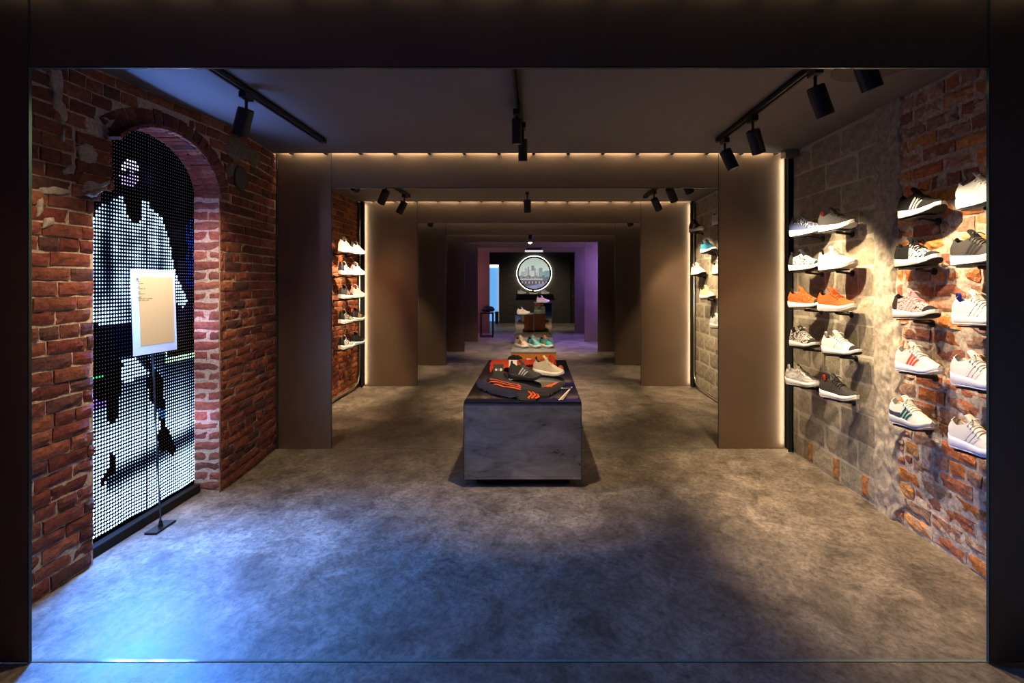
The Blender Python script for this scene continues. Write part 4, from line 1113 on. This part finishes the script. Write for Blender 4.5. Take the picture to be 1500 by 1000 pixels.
q = on_z(829, 569, TH); ac = empty('acrylic_tag', (q.x-.01, q.y, TH), 'tiny clear tag with white lettering marks at the right edge of the steel table', 'sign')
mb = MB(); mb.cbox(-.055, .05, -.035, .035, .001, .006, .001); mb.build('tag_plate', mat('clear_smoke', (.05, .05, .06), .08), ac)
mb = MB(); trefoil(lambda x, y: Vector((-.02+x, -.005+y, .0065)), mb, .010)
for k in range(9): mb.box(-.045+.010*k, -.039+.010*k, -.028, -.022, .006, .0068)
mb.build('white_marks', mat('emblem_white', (0, 0, 0)), ac)
cl = MB(); c8 = cloth([(817, 538), (823, 536.5), (826, 539.5), (824, 543), (818, 545)], .02, .015, 71, .012)
tag(cloth_mesh(c8).build('coral_cloth', mat('coral_cloth', (.62, .20, .16), .85), smooth=True), 'small coral pink cloth by the right edge of the steel table', 'clothes')
q = on_z(834, 578, TH); sl = MB()
sl.grid([[on_z(lerp(838, 820, t)+w, lerp(567, 586.5, t), TH)+Vector((0, 0, .004)) for w in (-.8-1.6*t, 0)] for t in [k/8 for k in range(9)]]); sl.grid([[on_z(lerp(838, 820, t)+w, lerp(567, 586.5, t), TH)+Vector((0, 0, .0035)) for w in (0, 1.+3.5*t)] for t in [k/8 for k in range(9)]], 1)
tag(sl.build('tan_strip', [M_WHITE, mat('strip_tan', (.36, .27, .18), .8)]), 'thin white and tan strip at the front right of the steel table', 'strip')  # flat white and tan strip on the table top

# ------------------------------------------------------------------ added light without fittings, beyond the lamps modelled above
def area(name, loc, aim, sx, sy, e, c):
    ld = bpy.data.lights.new(name, 'AREA'); ld.shape = 'RECTANGLE'; ld.size = sx; ld.size_y = sy; ld.energy = e; ld.color = c
    o = bpy.data.objects.new(name, ld); C.objects.link(o); o.location = loc
    o.rotation_euler = (Vector(aim)-Vector(loc)).to_track_quat('-Z', 'Y').to_euler(); return o
def slight(loc, aim, e, c, cone=90, r=.08, blend=.8):
    ld = bpy.data.lights.new('coloured_spot', 'SPOT'); ld.energy = e; ld.color = c; ld.spot_size = math.radians(cone); ld.spot_blend = blend; ld.shadow_soft_size = r
    o = bpy.data.objects.new('coloured_spot', ld); C.objects.link(o); o.location = loc; o.rotation_euler = (Vector(aim)-Vector(loc)).to_track_quat('-Z', 'Y').to_euler()
for d_, z_, e_ in ((2.84, .95, 1.), (3.0, 1.2, 1.), (3.2, .9, 1.), (3.4, 1.1, .8), (2.88, 1.5, 1.), (3.1, 1.6, 1.), (2.95, .7, .7), (3.3, 1.5, .8)):
    ld = bpy.data.lights.new('screen_glow', 'SPOT'); ld.energy = e_*80; ld.color = (.075, .30, 1.); ld.spot_size = math.radians(116); ld.spot_blend = 1.; ld.shadow_soft_size = .05
    o = bpy.data.objects.new('screen_glow', ld); C.objects.link(o); o.location = (SCRX+.03, d_, z_); o.rotation_euler = (Vector((-1.15, 2.25, 0.0))-o.location).to_track_quat('-Z', 'Y').to_euler()
ld = bpy.data.lights.new('screen_glow', 'SPOT'); ld.energy = 120; ld.color = (.14, .34, 1.); ld.spot_size = math.radians(120); ld.spot_blend = 1.; ld.shadow_soft_size = .05
o = bpy.data.objects.new('screen_glow', ld); C.objects.link(o); o.location = (SCRX+.03, 3.05, 1.3); o.rotation_euler = (Vector((-.9, 3.0, 2.46))-o.location).to_track_quat('-Z', 'Y').to_euler()
for d_, z_ in ((3.5, .5), (3.5, 1.1), (3.45, 1.7), (3.2, 2.0)):
    ld = bpy.data.lights.new('screen_rim_glow', 'POINT'); ld.energy = 1.1; ld.color = (.62, .52, 1.); ld.shadow_soft_size = .01
    o = bpy.data.objects.new('screen_rim_glow', ld); C.objects.link(o); o.location = (SCRX+.035, d_, z_)
VIO = (.32, .22, 1.)
area('violet_wash', (2.08, 11.85, 1.35), (0, 12.0, 1.2), .9, 1.7, 85, VIO)
area('violet_wash', (2.08, 13.6, 1.35), (0, 13.6, 1.0), 1.2, 1.7, 60, (.26, .20, 1.))
area('pink_wash', (-2.28, 13.6, 1.25), (0, 13.8, 1.2), 1.0, 1.6, 16, (1., .42, .60))
slight((.9, 13.4, 2.4), (.2, 13.2, 0), 150, VIO, 90)
slight((0., 16.2, 2.4), (0, 17.4, 0), 110, (1., .85, .65), 120)
slight((-.1, 8.4, 2.35), (-.1, 8.3, 0), 110, (1., .80, .55), 85)
area('added_pier_fill', (-1.2, -1.3, 1.3), (-1.6, 2, 1.2), .8, 1.6, 5, (.30, .24, 1.))  # added dim violet fill behind the camera, tints the nearest pier
w = bpy.data.worlds.new('dim'); bpy.context.scene.world = w; w.use_nodes = True
w.node_tree.nodes['Background'].inputs[0].default_value = (.5, .48, .55, 1); w.node_tree.nodes['Background'].inputs[1].default_value = .008

# ------------------------------------------------------------------ camera
cam = bpy.data.cameras.new('camera'); co = bpy.data.objects.new('camera', cam); C.objects.link(co)
co.location = (0, 0, EYE); co.rotation_euler = (PI/2, 0, 0)
cam.sensor_fit = 'HORIZONTAL'; cam.sensor_width = 36; cam.lens = F/1500*36
cam.shift_x = -(VX-750)/1500; cam.shift_y = -(500-VY)/1500; cam.clip_start = .05; cam.clip_end = 100
sc = bpy.context.scene; sc.camera = co
sc.view_settings.view_transform = 'Standard'; sc.view_settings.look = 'None'; sc.view_settings.exposure = 0.22; sc.view_settings.gamma = .88
sc.cycles.max_bounces = 8; sc.cycles.diffuse_bounces = 4; sc.cycles.glossy_bounces = 4; sc.cycles.sample_clamp_indirect = 6
